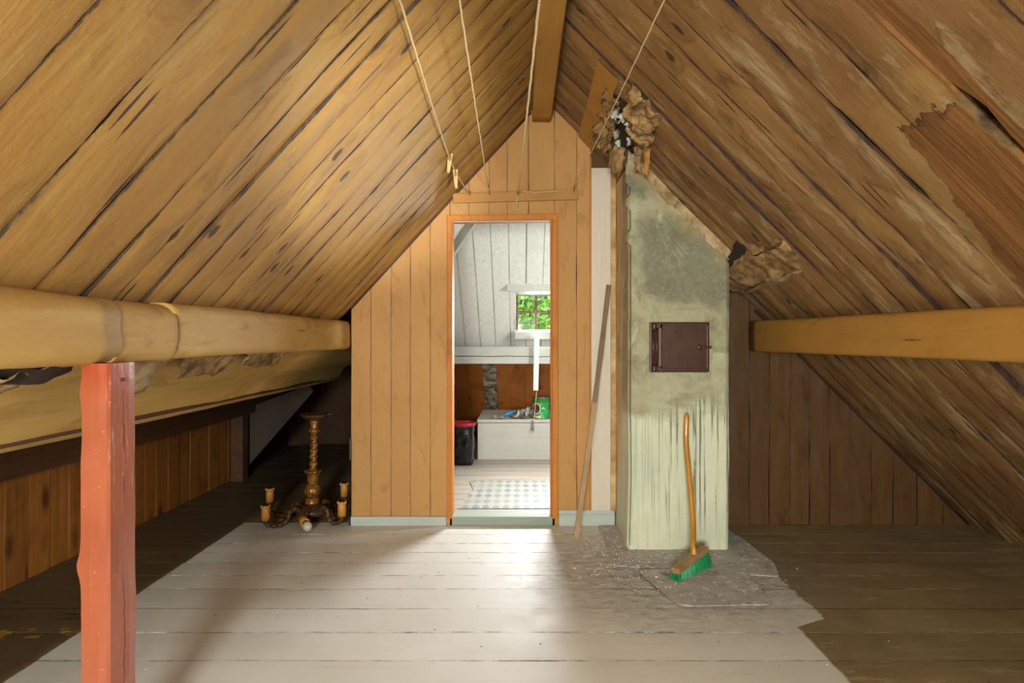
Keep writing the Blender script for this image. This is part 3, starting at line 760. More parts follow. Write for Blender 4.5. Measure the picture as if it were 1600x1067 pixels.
# ---------------- right beam ----------------
rp = empty('purlin_beam', (1.55, 0, 1.2), label='smooth brown papered beam under the right slope', cat='beam')
taper_beam('paper_wrap', 1.467, 1.66, 1.122, 1.318, -2.2, YW, M_paperBR, rp, nv=50, amp=.006, rnd=.02, near=(1.50, 1.72, 1.14, 1.268))

# ---------------- chimney ----------------
ch = empty('chimney', (.89, 3.5, 0), label='plastered chimney, grey above and drip-stained pale green below, with an iron soot door', cat='chimney')
bm = bmesh.new()
X0, X1, Y0, Y1 = .605, 1.180, 3.27, YW
nx, nzv = 26, 70
grid = {}
def chz(x, t): return t*(zr(x)+.03)
def cpt(x, y, z, nrm):
    a = .007*nz(x*3, y*3, z*2.6)+.0035*nz(x*14, y*14, z*14)
    p = Vector((x, y, z))+Vector(nrm)*a
    return bm.verts.new(p-Vector((.89, 3.5, 0)))
def face_grid(f, na, nb, nrm):
    V = [[cpt(*f(i/na, j/nb), nrm) for i in range(na+1)] for j in range(nb+1)]
    for j in range(nb):
        for i in range(na): bm.faces.new((V[j][i], V[j][i+1], V[j+1][i+1], V[j+1][i]))
face_grid(lambda a, t: (X0+(X1-X0)*a-.012*math.sin(a*3)*(t > 2), Y0, chz(X0+(X1-X0)*a, t)), nx, nzv, (0, 0, 0))
face_grid(lambda a, t: (X0, Y0+(Y1-Y0)*a, chz(X0, t)), 12, nzv, (0, 0, 0))
face_grid(lambda a, t: (X1, Y0+(Y1-Y0)*a, chz(X1, t)), 12, nzv, (0, 0, 0))
bmesh.ops.remove_doubles(bm, verts=bm.verts, dist=.0005)
for v in bm.verts:
    p = v.co+Vector((.89, 3.5, 0)); d = .010*nz(p.x*2.5, 7., p.z*2.2)+.0035*nz(p.x*16, p.y*16, p.z*16)
    v.co.y += d
    v.co.x += .010*nz(3., p.y*2, p.z*2.0)+.002*nz(p.x*16, 4, p.z*16) if abs(p.x-X0) < .01 or abs(p.x-X1) < .01 else 0
bmesh.ops.bevel(bm, geom=[e for e in bm.edges if len(e.link_faces) == 2 and e.link_faces[0].normal.angle(e.link_faces[1].normal, 0) > 1.2], offset=.012, segments=3, affect='EDGES')
from_bm('chimney_body', bm, M_chim, ch, True)
# soot door
sd = box('soot_door', (-.165, -.014, -.142), (.170, .012, .142), M_iron, ch, .004)
sd.location = (0, Y0-.004-3.5, 1.155); sd['label'] = 'small brown iron soot door set in the chimney front'
bm = bmesh.new(); add_box(bm, (-.118, -.030, -.136), (.166, -.012, .138), None, .005); from_bm('door_leaf', bm, M_iron, sd)
box('leaf_rim', (-.112, -.034, -.130), (-.100, -.028, .132), M_iron, sd, .002)
box('leaf_rim', (.150, -.034, -.130), (.162, -.028, .132), M_iron, sd, .002)
box('leaf_rim', (-.112, -.035, -.133), (.162, -.028, -.118), M_iron, sd, .002)
box('leaf_rim', (-.112, -.034, .122), (.162, -.028, .134), M_iron, sd, .002)
for s in (-1, 1):
    z = s*.118
    lathe('hinge_knuckle', [(.004, -.02), (.014, -.018), (.016, -.010), (.013, -.002), (.016, .006), (.013, .016), (.005, .02)], M_iron, sd, 14, loc=(-.145, -.030, z))
    box('hinge_arm', (-.148, -.034, z-.012), (-.090, -.026, z+.012), M_iron, sd, .003)
tube('hinge_pin', [(-.148, -.024, -.10), (-.148, -.024, .10)], .008, M_iron, sd, 10)
tube('hinge_post', [(-.128, -.020, -.125), (-.128, -.020, .125)], .007, M_iron, sd, 8)
lathe('latch_boss', [(.014, 0), (.015, .006), (.010, .010), (.003, .011)], M_iron, sd, 14, mat=Matrix.Translation((.108, -.030, 0)) @ Matrix.Rotation(PI/2, 4, 'X'))
box('latch_bar', (.105, -.040, -.007), (.176, -.032, .007), M_iron, sd, .003)
# plaster drip at chimney foot and white plank beside it
wp = box('upright_plank', (-.062, -.022, 0), (.062, 0, 2.20), M_whitep, None, .003); wp.location = (.510, YW-.001, .10)
tag(wp, 'worn white painted upright plank between the gable wall and the chimney', 'plank')
for v in wp.data.vertices:
    v.co.x += .004*nz(v.co.z*2, v.co.x*9, 1)
rs = box('edge_strip', (-.006, -.006, 0), (.006, 0, 2.28), M_trim, None, .001); rs.location = (.444, YW-.001, .098)
tag(rs, 'thin red-brown edge strip left of the white plank', 'strip')

cs = box('corner_strip', (-.0165, -.03, 0), (.0165, 0, 2.2), plain('ochre_stripped_wood', 'cdb07a', .7, alt='9c6c2c', scale=7), None, .002); cs.location = (.5885, YW-.001, .10)
tag(cs, 'ochre stripped wooden strip between the white plank and the chimney side', 'strip')
# torn corner of ceiling at the chimney top
tc = empty('torn_ceiling_patch', (.5, 3.0, 2.4), label='crumpled torn ceiling paper hanging above the chimney top', cat='torn paper')
def onR(x, y, h): return MR(y, x, h)
lf('hole_shade_sheet', tc, [onR(.47, 2.86, .016), onR(.64, 2.86, .016), onR(.64, 3.27, .02), onR(.47, 3.27, .02)], M_void, amp=.012, rag=.05)  # dark sheet in place of the shade inside the torn opening
lf('crumpled_paper', tc, [onR(.52, 2.62, .018), onR(.66, 2.70, .03), onR(.68, 2.98, .06), onR(.54, 2.92, .05)], M_torn, amp=.045, rag=.04, nu=34, nv=34, fr=9)
lf('crumpled_paper', tc, [onR(.44, 2.85, .02), onR(.53, 2.90, .045), onR(.56, 3.40, .08), onR(.46, 3.55, .03)], M_torn, amp=.05, rag=.04, nu=34, nv=34, fr=11)
lf('hanging_shred', tc, [Vector((.600, 3.10, 2.33)), Vector((.655, 3.12, 2.30)), Vector((.64, 3.10, 2.10)), Vector((.605, 3.10, 2.12))], M_torn, amp=.03, rag=.02, fr=12, nu=14, nv=26)
lf('hanging_shred', tc, [Vector((.650, 3.05, 2.33)), Vector((.69, 3.06, 2.28)), Vector((.672, 3.05, 2.055)), Vector((.640, 3.05, 2.10))], M_batten, amp=.02, rag=.015, fr=10)
lf('hanging_shred', tc, [Vector((.54, 3.25, 2.36)), Vector((.60, 3.22, 2.34)), Vector((.56, 3.30, 2.12)), Vector((.50, 3.40, 2.22))], M_torn, amp=.03, rag=.03, fr=14)
for k in range(7):
    x = R.uniform(.5, .63); y = R.uniform(2.85, 3.2); p = onR(x, y, .06)
    lf('plaster_flake', tc, [p, p+Vector((.02, 0, .01)), p+Vector((.025, .01, -.03)), p+Vector((.002, .0, -.035))], M_white, nu=3, nv=3, amp=.01, rag=.02, fr=40)
pb = empty('patch_board', (.45, 3.2, 2.45), label='brown board nailed along the slope beside the ridge, left of the torn paper', cat='board')
L0 = pb.location
def MPb(u, v, h): return MR(v, u, h+.022)-L0
board(MPb, .375, .475, 2.70, 3.71, M_paperBR, pb, nu=3, nv=24, depth=.02, ga=(.0, .02), wob=.004, name='board_face', wr=.002)
for k in range(5):
    p = onR(.44, 2.85+k*.17, .030)-L0
    lathe('nail', [(.006, 0), (.006, .002), (.001, .003)], M_iron, pb, 8, mat=Matrix.Translation(p) @ Matrix.Rotation(PI+PI/4, 4, 'Y'))
# papered batten right of the chimney with a dark sheet standing for the gap above
fb = empty('papered_shelf_batten', (1.3, 3.2, 1.62), label='crumpled papered batten sticking out of the right slope beside the chimney', cat='batten')
lf('paper_face', fb, [(1.225, 2.70, 1.66), (1.36, 2.70, 1.535), (1.33, 3.66, 1.49), (1.20, 3.55, 1.60)], M_torn, amp=.022, rag=.025, nu=30, nv=44, fr=6)
lf('paper_face', fb, [(1.225, 2.70, 1.66), (1.20, 3.55, 1.60), (1.18, 3.60, 1.72), (1.20, 2.80, 1.70)], M_torn, amp=.02, rag=.02, nu=18, nv=18, fr=6)
lf('curled_edge', fb, [(1.355, 2.68, 1.545), (1.385, 2.70, 1.525), (1.42, 3.2, 1.50), (1.34, 3.55, 1.48)], M_tornp, amp=.012, rag=.012, nu=8, nv=20, fr=7)
lf('gap_shade_sheet', fb, [(1.16, 3.10, 1.730), (1.21, 3.05, 1.680), (1.20, 3.30, 1.62), (1.165, 3.30, 1.64)], M_void, amp=.01, rag=.02)  # dark-coloured sheet stands for the shade between batten and slope
jg = empty('junction_shreds', (1.0, 3.25, 1.9), label='pale ragged paper edge where the chimney front meets the right slope', cat='torn paper')
for k in range(8):
    x = .70+k*.06; p = onR(x, 3.262, .004); q2 = onR(x+.075, 3.262, .004)
    dn = Vector((-.02, -.004, -.045-.03*R.random()))
    lf('paper_shred', jg, [p, q2, q2+dn, p+dn], M_tornp, nu=6, nv=5, amp=.006, rag=.022, fr=18)

# ---------------- sheets on the floor by the chimney ----------------
def rpoly(pts, r=.04, seg=5):
    out = []; n = len(pts)
    for i in range(n):
        a, b, c = Vector(pts[i-1]), Vector(pts[i]), Vector(pts[(i+1) % n])
        d1 = (a-b).normalized()*r; d2 = (c-b).normalized()*r
        for k in range(seg+1):
            t = k/seg; out.append(tuple(b+d1*(1-t)**2+d2*t**2))
    return out
o = prism('floor_sheet', rpoly([(.49, 3.04), (1.30, 2.90), (1.35, 3.08), (1.32, 3.50), (1.19, 3.70), (.49, 3.70)], .03), .004, M_soot)
o.location.z = .0025; tag(o, 'dusty grey hardboard sheet lying under the chimney foot', 'floor sheet')
o = prism('floor_sheet', rpoly([(.71, 2.57), (1.13, 2.585), (1.165, 3.06), (.62, 3.03), (.60, 2.94)], .05), .003, M_soot)
o.location.z = .0075; tag(o, 'smaller sooty iron floor plate with rounded corners in front of the chimney', 'floor plate')
db = empty('floor_debris', (.8, 2.95, .0), label='plaster crumbs and black soot grit scattered on the floor before the chimney', cat='debris')
def sheet_z(x, y):
    if .60 < x < 1.165 and 2.575 < y < 3.06: return .0105
    if .49 < x < 1.32 and 3.0 < y < 3.7: return .0065
    return .0012
def crumbs(name, m, n, gx, gy, sx, sy, s0, s1, spread=0):
    bm = bmesh.new()
    for k in range(n):
        x, y = R.gauss(gx, sx), R.gauss(gy, sy)
        if k < spread: x, y = R.uniform(-1.6, 1.5), R.uniform(1.9, 3.6)
        if (X0-.02 < x and y > Y0-.02) or y > 3.66 or (.70 < x < 1.05 and 2.78 < y < 3.12): continue
        sz = R.uniform(s0, s1)*(R.random()**1.5*.8+.2); z = sheet_z(x, y); a0 = R.random()*6
        vs = [bm.verts.new((x-.8+sz*R.uniform(.5, 1)*math.cos(t+a0), y-2.95+sz*R.uniform(.5, 1)*math.sin(t+a0), z)) for t in (0, 1.4, 2.8, 4.4)]
        tp = bm.verts.new((x-.8, y-2.95, z+sz*.5))
        for i in range(4): bm.faces.new((vs[i], vs[(i+1) % 4], tp))
    from_bm(name, bm, m, db)['kind'] = 'stuff'
M_crumb = plain('plaster_crumb', 'e6e0d4', .9, space='pos')
crumbs('plaster_crumbs', M_crumb, 260, .43, 3.36, .07, .16, .004, .010)
crumbs('plaster_crumbs', M_crumb, 500, .62, 3.02, .16, .13, .003, .011, 60)
crumbs('soot_crumbs', M_socket, 420, .78, 2.95, .30, .26, .002, .006, 90)

# ---------------- leaning stick ----------------
a = Vector((.326, 3.45, .012)); b = Vector((.556, 3.672, 1.545)); d = b-a
sk = empty('leaning_stick', a, label='long thin wooden stick leaning on the white plank beside the chimney', cat='stick')
def stick(name, t0, t1, m):
    bm = bmesh.new(); rings = []
    ux = Vector((1, 0, 0)); ux = (ux-d.normalized()*ux.dot(d.normalized())).normalized(); uy = d.normalized().cross(ux)
    N = 16
    for j in range(N+1):
        t = t0+(t1-t0)*j/N; c = d*t+ux*.006*math.sin(t*PI)
        wv = .0145+.002*nz(t*9, 1, 2); hv = .009
        rings.append([bm.verts.new(c+ux*sx*wv+uy*sy*hv) for sx, sy in ((-1, -1), (1, -1), (1, 1), (-1, 1))])
    for p, q in zip(rings, rings[1:]):
        for k in range(4): bm.faces.new((p[k], p[(k+1) % 4], q[(k+1) % 4], q[k]))
    bm.faces.new(rings[0][::-1]); bm.faces.new(rings[-1])
    return from_bm(name, bm, m, sk)
stick('lower_length', 0, .52, M_stick_pale)['label'] = 'bare pale lower half'
stick('upper_length', .52, 1, M_stick)['label'] = 'weathered dark upper half'

# ---------------- broom ----------------
A = Vector((.765, 2.86, .012)); B = Vector((.965, 3.04, .012))   # ends of brush line on floor
br = empty('broom', ((A+B)/2).to_tuple(), label='broom with an orange wooden handle and green bristles leaning on the chimney', cat='broom')
c0 = (A+B)/2; ax = (B-A).normalized(); side = Vector((ax.y, -ax.x, 0))
tl = math.atan2(.05, .27)
Rot = Matrix(((ax.x, side.x, 0), (ax.y, side.y, 0), (0, 0, 1))).to_4x4()
H = Rot @ Matrix.Translation((0, 0, .058)) @ Matrix.Rotation(-.15, 4, 'Y') @ Matrix.Rotation(.12, 4, 'X')
bm = bmesh.new(); add_box(bm, (-.145, -.024, -.014), (.145, .024, .018), H, .008); from_bm('brush_block', bm, M_bhead, br)
bm = bmesh.new()
for i in range(24):
    for j in range(5):
        for k in range(7):
            x = -.137+.274*i/23+R.uniform(-.005, .005); yv = -.019+.038*j/4+R.uniform(-.004, .004)
            p0 = H @ Vector((x, yv, -.012)); fl = Vector((x*1.07+R.uniform(-.006, .006), yv*1.7+R.uniform(-.01, .01), 0))
            p1 = H @ Vector((fl.x, fl.y, -.012)); p1.z = -.008+R.uniform(0, .008)
            if x < -.12: p1 = p1-Rot.to_3x3() @ Vector((.014, 0, 0))
            add_tube(bm, [p0, p1], [.0018, .0012], 3, False)
tag(from_bm('bristles', bm, M_green, br), None, None, None, 'stuff')
hb = H @ Vector((.04, 0, .012))
top = PX(1073, 645, 3.248)-c0
ctl = [hb, hb+Vector((-.001, .012, .045)), PX(1083, 822, 3.06)-c0, PX(1080, 782, 3.12)-c0, PX(1076, 735, 3.18)-c0, PX(1072, 690, 3.23)-c0, top]
def crs(P, n=8):
    P = [Vector(p) for p in P]; Q = [P[0]*2-P[1]]+P+[P[-1]*2-P[-2]]; out = []
    for i in range(1, len(Q)-2):
        for k in range(n):
            t = k/n; a, b, c, d_ = Q[i-1], Q[i], Q[i+1], Q[i+2]
            out.append(.5*((2*b)+(c-a)*t+(2*a-5*b+4*c-d_)*t*t+(3*b-3*c+d_-a)*t**3))
    return out+[P[-1]]
P = crs(ctl); n = len(P)
rad = [(.020-.006*min(1, i/6)) if i < 8 else .0135+.003*(i/n) for i in range(n)]; rad[-1] = .008
tube('handle', P, rad, M_handle, br, 12)
lathe('ferrule_screw', [(.006, 0), (.006, .004), (.002, .006)], M_tin, br, 8, mat=Matrix.Translation(hb+Vector((0, -.018, .05))) @ Matrix.Rotation(PI/2, 4, 'X'))

# ---------------- chandelier standing on the floor ----------------
cx, cy = -1.385, 3.80
cd = empty('chandelier', (cx, cy, 0), label='old carved wooden chandelier with candle sleeves standing on the floor in the left eaves', cat='chandelier')
lean = Matrix.Rotation(.030, 4, 'Y')
def lz(name, prof, m, **k): return lathe(name, prof, m, cd, mat=lean, **k)
lz('hub', [(.03, .045), (.085, .05), (.096, .06), (.10, .075), (.096, .085), (.08, .095), (.055, .108), (.04, .118)], M_giltd, seg=32)
lz('lower_rings', [(.038, .116), (.046, .122), (.048, .130), (.040, .136), (.043, .143), (.045, .150), (.034, .156), (.030, .162)], M_gilt)
lz('bulb_turning', [(.030, .160), (.040, .172), (.050, .192), (.052, .210), (.046, .228), (.034, .244), (.028, .250)], M_gilt, seg=36, mod=lambda a, z: 1+.07*abs(math.cos(4*a)))
lz('vase', [(.028, .248), (.031, .26), (.034, .285), (.037, .31), (.050, .325), (.058, .330), (.054, .338), (.030, .342)], M_gilt, seg=36, mod=lambda a, z: 1+.05*math.cos(8*a))
tw = [(.0225, .338+.252*i/90) for i in range(91)]
lz('twisted_stem', tw, M_gilt, seg=28, mod=lambda a, z: 1+.17*math.cos(2*a-z*150)) 
lz('neck', [(.024, .588), (.036, .594), (.038, .602), (.028, .610), (.024, .620), (.025, .65), (.030, .668)], M_gilt, seg=28, mod=lambda a, z: 1+.05*math.cos(8*a))
lz('ceiling_canopy', [(.022, .664), (.045, .670), (.070, .682), (.088, .700), (.093, .706), (.091, .709), (.080, .700), (.050, .690), (.012, .686)], M_giltd, seg=36)
tube('loose_wire', [lean @ Vector(p) for p in ((0, 0, .69), (.03, -.01, .70), (.08, -.01, .706), (.12, -.02, .714))], .0015, M_steel, cd, 5)
def sleeve(parent_arm, p, m4=None, hh=.092, r=.025):
    base = Matrix.Translation(p) @ (m4 or Matrix.Identity(4))
    lathe('drip_cup', [(.008, -.018), (.016, -.016), (.031, -.004), (.031, 0), (.014, .002)], M_giltd, parent_arm, 16, mat=base)
    lathe('candle_sleeve', [(r, 0), (r*1.02, hh*.5), (r, hh-.002), (r*.8, hh)], M_candle, parent_arm, 18, mat=base)
    bm = bmesh.new()
    for k in range(11):
        a = k*2*PI/11; L = .006+.012*R.random(); q = [base @ Vector((r*1.05*math.cos(a), r*1.05*math.sin(a), hh-t)) for t in (-.001, L*.5, L)]
        add_tube(bm, q, [.0038, .003, .0034], 6)
    from_bm('wax_drips', bm, M_wax, parent_arm, True)
    lathe('socket', [(r*.78, hh-.002), (r*.78, hh+.004), (r*.5, hh+.004), (r*.5, hh-.004)], M_socket, parent_arm, 14, mat=base)
def arm(dx, dy, zt, label=None, drop=0):
    h = Vector((dx, dy, 0)); u = h.normalized(); L = h.length
    pts = [u*.07+Vector((0, 0, .075)), u*.11+Vector((0, 0, .105)), u*.145+Vector((0, 0, .085)), u*.155+Vector((0, 0, .045)), u*(.19)+Vector((0, 0, .022)), u*(L*.8)+Vector((0, 0, .020)), u*(L-.01)+Vector((0, 0, .038)), h+Vector((0, 0, zt-.015))]
    P = crs(pts, 6); n = len(P)
    P = [p+Vector((0, 0, .002*math.sin(i*1.7))) for i, p in enumerate(P)]
    ra = [.017-.006*i/n+.0028*math.sin(i*1.3) for i in range(n)]
    a = tube('arm', P, ra, M_giltd, cd, 10)
    for (c, r0, tt) in ((u*.125+Vector((0, 0, .095)), .018, 1), (u*.20+Vector((0, 0, .045)), .013, -1)):
        sp = [c+(u*math.cos(t*.5)*tt+Vector((0, 0, 1))*math.sin(t*.5))*(r0*(1-t/16)) for t in range(14)]
        bm = bmesh.new(); add_tube(bm, sp, [.007*(1-t/18) for t in range(14)], 6)
        from_bm('leaf_scroll', bm, M_giltd, a, True)
    return a
for (dx, dy, zt) in ((-.215, -.20, .070), (-.31, .08, .105), (.240, -.13, .075), (.135, .26, .095)):
    a = arm(dx, dy, zt); sleeve(a, (dx, dy, zt))
a = arm(.02, -.17, .035)
m4 = Matrix.Rotation(math.radians(35), 4, 'Z') @ Matrix.Rotation(math.radians(98), 4, 'X')
sp = Vector((.008, -.185, .075)); sleeve(a, sp, m4, .075, .026)
bb = sp+(m4 @ Vector((0, 0, .102)))
lathe('light_bulb', [(.010, -.028), (.014, -.022), (.020, -.010), (.0265, .004), (.029, .018), (.026, .032), (.018, .042), (.006, .047)], M_bulb, a, 22, mat=Matrix.Translation(bb) @ m4)

# ================= far room =================
FZ = .05
def MC(u, v, h): return Vector((u, 6.80-v-h*.7071, v-h*.7071))   # cross slope: v is the height
WX0, WX1, WZ0, WZ1, WY = -.056, .76, 1.275, 1.625, 5.62
fl2 = struct(box('floor.001', (-1.04, YW+.10, -.04), (2.2, 7.0, FZ-.018), M_void, None, 0), 'worn white board floor of the far room', 'floor')
def MF2(u, v, h): return Vector((v, u, FZ+h))
y = YW+.12
while y < 6.8:
    wd = R.uniform(.13, .17); board(MF2, y, y+wd, -1.04, 2.1, M_floor2, fl2, nu=2, nv=16, depth=.018, ga=(.003, .003), bulge=.0006, wob=.002, name='floor_board', wr=.0005); y += wd
bm = bmesh.new()
def cslab(bm, x0, x1, z0, z1, h=.03, t=.04):
    a = [MC(x, z, -h) for x, z in ((x0, z0), (x1, z0), (x1, z1), (x0, z1))]; b = [p+Vector((0, .7071, .7071))*t for p in a]
    V = [bm.verts.new(p) for p in a]; W = [bm.verts.new(p) for p in b]
    bm.faces.new(V); bm.faces.new(W[::-1])
    for i in range(4): bm.faces.new((V[i], V[(i+1) % 4], W[(i+1) % 4], W[i]))
cslab(bm, -1.1, WX0, -.05, 2.95); cslab(bm, WX1, 2.2, -.05, 2.95); cslab(bm, WX0, WX1, -.05, WZ0-.03); cslab(bm, WX0, WX1, WZ1, 2.95)
ceil2 = struct(from_bm('ceiling.001', bm, M_white), 'sloping ceiling of the far room, white boards above and brown pine boards below', 'ceiling')
ex = [-1.14+.1475*k for k in range(23)]
for i, (a, b) in enumerate(zip(ex, ex[1:])):
    kw = dict(nu=2, nv=16, depth=.02, bulge=.001, wob=.002, ga=(.004, .004))
    inw = b > WX0+.01 and a < WX1-.01
    if inw:
        a2 = max(a, WX0); b2 = min(b, WX1)
        if a < WX0-.005: board(MC, a, WX0, WZ0, WZ1, M_white, ceil2, **kw)
        if b > WX1+.005: board(MC, WX1, b, WZ0, WZ1, M_white, ceil2, **kw)
        board(MC, a, b, 1.0, WZ0, M_white, ceil2, **kw); board(MC, a, b, WZ1, 2.9, M_white, ceil2, **kw)
    else: board(MC, a, b, 1.0, 2.9, M_white, ceil2, **kw)
    kw['nv'] = 10
    mm = M_scrap if abs((a+b)/2+.325) < .075 else M_pine2
    board(MC, a, b, 0.05, 1.05, mm, ceil2, lift=R.uniform(0, .003), **kw)
# left slope of the far room (valley)
vl = empty('ceiling.002', (0, 0, 0)); struct(vl, 'whitewashed side slope in the top left corner of the far room', 'ceiling')
y = YW+.10
while y < 5.9:
    board(ML, y, y+.16, -1.05, .10, M_white, vl, nu=2, nv=10, depth=.02); y += .16
y = YW+.10
while y < 5.2:
    board(MR, y, y+.2, .10, 2.0, M_white, vl, nu=1, nv=6, depth=.02); y += .2
wall_right = struct(box('wall_right', (2.0, YW+.1, -.05), (2.1, 7.0, 1.1), M_white), 'low white side wall of the far room, out of view', 'wall')
# valley rafter
def valley(z):
    x = (z-2.608)/1.09; return Vector((x, 6.80-z, z))
p0, p1 = valley(1.52), valley(2.45); dv = (p1-p0).normalized(); o_ = Vector((.06, -.09, -.03))
vr = empty('valley_rafter', p0, label='white diagonal rafter in the upper left corner of the far room', cat='rafter')
sx = dv.cross(Vector((0, 1, 0))).normalized(); sy = dv.cross(sx)
bm = bmesh.new(); mm = Matrix((( sx.x, sy.x, dv.x), (sx.y, sy.y, dv.y), (sx.z, sy.z, dv.z))).to_4x4()
add_box(bm, (-.035, -.04, 0), (.035, .04, (p1-p0).length), Matrix.Translation((.02, -.05, -.02)) @ mm, .004); from_bm('rafter_timber', bm, M_white, vr)
# white beam
wb = empty('cross_beam', (.3, 5.53, 1.05), label='cracked white painted beam under the small window of the far room', cat='beam')
bm = bmesh.new(); add_box(bm, (-1.34, -.085, -.083), (1.70, .085, .080), None, .008); from_bm('beam_timber', bm, M_whitex, wb)
tube('long_crack', [(-.95+.1*i, -.086, .012*nz(i*1.3, 2, 2)-.012) for i in range(12)], .003, M_void, wb, 4)

# dormer window
w1 = struct(empty('window_1', (0, 0, 0)), 'small many-paned window with rusty bars in the far room', 'window')
box('window_frame', (WX0-.03, WY, WZ0-.10), (WX1+.03, WY+.03, WZ0-.004), M_whitex, w1, .002)
box('window_frame', (WX0-.03, WY, WZ1), (WX1+.03, WY+.03, WZ1+.05), M_whitex, w1, .002)
for x in (WX0-.03, WX1):
    box('window_frame', (x, WY, WZ0-.1), (x+.03, WY+.03, WZ1+.05), M_whitex, w1, .002)
bm = bmesh.new(); c45 = [(6.80-WZ0, WZ0), (WY+.03, WZ0-.09), (WY+.03, WZ1+.04), (6.80-WZ1, WZ1)]
prism('reveal', c45, .018, M_white, w1, 'x', WX0-.018); prism('reveal', c45, .018, M_white, w1, 'x', WX1)
box('head_soffit', (WX0-.02, 6.80-WZ1-.01, WZ1), (WX1+.02, WY+.03, WZ1+.015), M_white, w1, .001)
box('sill', (WX0-.01, 6.80-WZ0-.045, WZ0-.075), (WX1+.01, WY+.01, WZ0-.004), M_white, w1, .004)
box('header_board', (WX0-.075, 6.80-WZ1-.065, WZ1), (WX1+.08, 6.80-WZ1-.035, WZ1+.085), M_white, w1, .003)
for x in (-.046, .144, .344, .544, .744):
    box('muntin', (x-.012 if x != .144 else x-.014, WY-.006, WZ0), (x+.012, WY+.02, WZ1), M_rust, w1, .004)
for z in (WZ0+.008, 1.469, WZ1-.006):
    if z < WZ1-.05: box('muntin', (WX0, WY-.007, z-.010), (WX1, WY+.019, z+.008), M_rust, w1, .004)
for a, b in ((-.034, .13), (.156, .332), (.356, .532), (.556, .732)):
    for c, d_ in ((WZ0+.01, 1.46), (1.477, WZ1-.004)):
        box('pane', (a, WY+.004, c), (b, WY+.007, d_), M_glass, w1, 0)

# bushes outside
rr = random.Random(3)
def bush(loc, rx, ry, rz, n, label):
    me = bpy.data.meshes.new('foliage'); V, F = [], []
    for k in range(n):
        t = rr.random()*2*PI; f = rr.random()*2-1; s = (rr.random())**.33; q = math.sqrt(1-f*f)
        c = Vector((rx*q*math.cos(t)*s, ry*q*math.sin(t)*s, rz+rz*f*s)); L = rr.uniform(.04, .09)
        a = Vector((rr.gauss(0, 1), rr.gauss(0, 1), rr.gauss(0, 1))).normalized()*L; b = a.cross(Vector((rr.gauss(0, 1), rr.gauss(0, 1), rr.gauss(0, 1)))).normalized()*L*.45
        i = len(V); V += [c-a, c+b, c+a, c-b]; F.append((i, i+1, i+2, i+3))
    me.from_pydata([tuple(v) for v in V], [], F)
    o = empty('bush', loc, label=label, cat='bush')
    link('foliage', me, M_leaf, o)['kind'] = 'stuff'
    bm = bmesh.new()
    for k in range(7):
        a = k*.9; add_tube(bm, [(0, 0, 0), (rx*.3*math.cos(a), ry*.3*math.sin(a), rz*.8), (rx*.6*math.cos(a), ry*.6*math.sin(a), rz*1.5)], [.03, .02, .008], 6)
    from_bm('stems', bm, M_dark, o, True)
bush((.25, 9.2, -1.0), 1.0, .9, 1.75, 8000, 'sunlit green bush outside, filling the small far window')
bush((2.55, 9.8, -1.0), 1.1, .9, 1.7, 3500, 'second sunlit green bush outside, to the right of the bush filling the window')
gr = struct(box('ground', (-12, 7.5, -1.2), (12, 30, -1.0), plain('grass', '7fa84a', .9, space='pos'), None, 0), 'green lawn outside the far window', 'ground')

# storage chest
chs = empty('storage_chest', (.35, 5.5, FZ), label='long white painted chest against the brown boards of the far room', cat='chest')
box('chest_body', (-.77, 0, 0), (1.25, .72, .352), M_chest, chs, .004)
box('chest_lid', (-.775, -.012, .355), (1.26, .74, .385), M_chest, chs, .006)
box('hasp', (-.255, -.018, .285), (-.235, -.010, .375), M_steel, chs, .002)
tube('padlock_ring', [(-.245+.014*math.cos(t*.6), -.024, .285+.018*math.sin(t*.6)) for t in range(11)], .003, M_steel, chs, 6)
# diamond-patterned mat
o = prism('floor_mat', [(-.432, 3.90), (1.0, 3.90), (1.0, 4.66), (-.42, 4.66), (-.37, 4.40), (-.41, 4.1)], .003, M_rug); o.location.z = FZ+.003
tag(o, 'worn grey and white diamond-patterned mat on the far room floor', 'mat')
# bag
bg = empty('bin_bag', (-.535, 5.32, FZ+.002), label='black plastic bag with a red rim standing left of the white chest', cat='bag')
bm = bmesh.new(); rings = []
for j in range(15):
    t = j/14; z = .36*t; ring = []
    for k in range(28):
        a = 2*PI*k/28; ca, sa = math.cos(a), math.sin(a); r = (abs(ca)**5+abs(sa)**5)**(-1/5)
        hw, hd = .085+.012*t, .085+.01*t
        f = 1+(.16*nz(ca*2, sa*2, z*16)+.08*nz(ca*5, sa*5, z*40))*(1 if j else 0)
        ring.append(bm.verts.new((hw*r*ca*f, hd*r*sa*f, z)))
    rings.append(ring)
for p, q in zip(rings, rings[1:]):
    for k in range(28): bm.faces.new((p[k], p[(k+1) % 28], q[(k+1) % 28], q[k]))
bm.faces.new(rings[0][::-1])
top = [v.co.copy() for v in rings[-1]]
from_bm('bag_body', bm, M_bag, bg, True)
bm = bmesh.new(); R0 = [bm.verts.new((p.x*1.02, p.y*1.02, .352)) for p in top]; R1 = [bm.verts.new((p.x*1.15, p.y*1.12, .375+.012*nz(p.x*30, p.y*30, 1))) for p in top]; R2 = [bm.verts.new((p.x*.95, p.y*.95, .386)) for p in top]; R3 = [bm.verts.new((p.x*.8, p.y*.8, .22)) for p in top]
for p, q in ((R0, R1), (R1, R2), (R2, R3)):
    for k in range(28): bm.faces.new((p[k], p[(k+1) % 28], q[(k+1) % 28], q[k]))
bm.faces.new(R3); from_bm('red_rim', bm, M_red, bg, True)
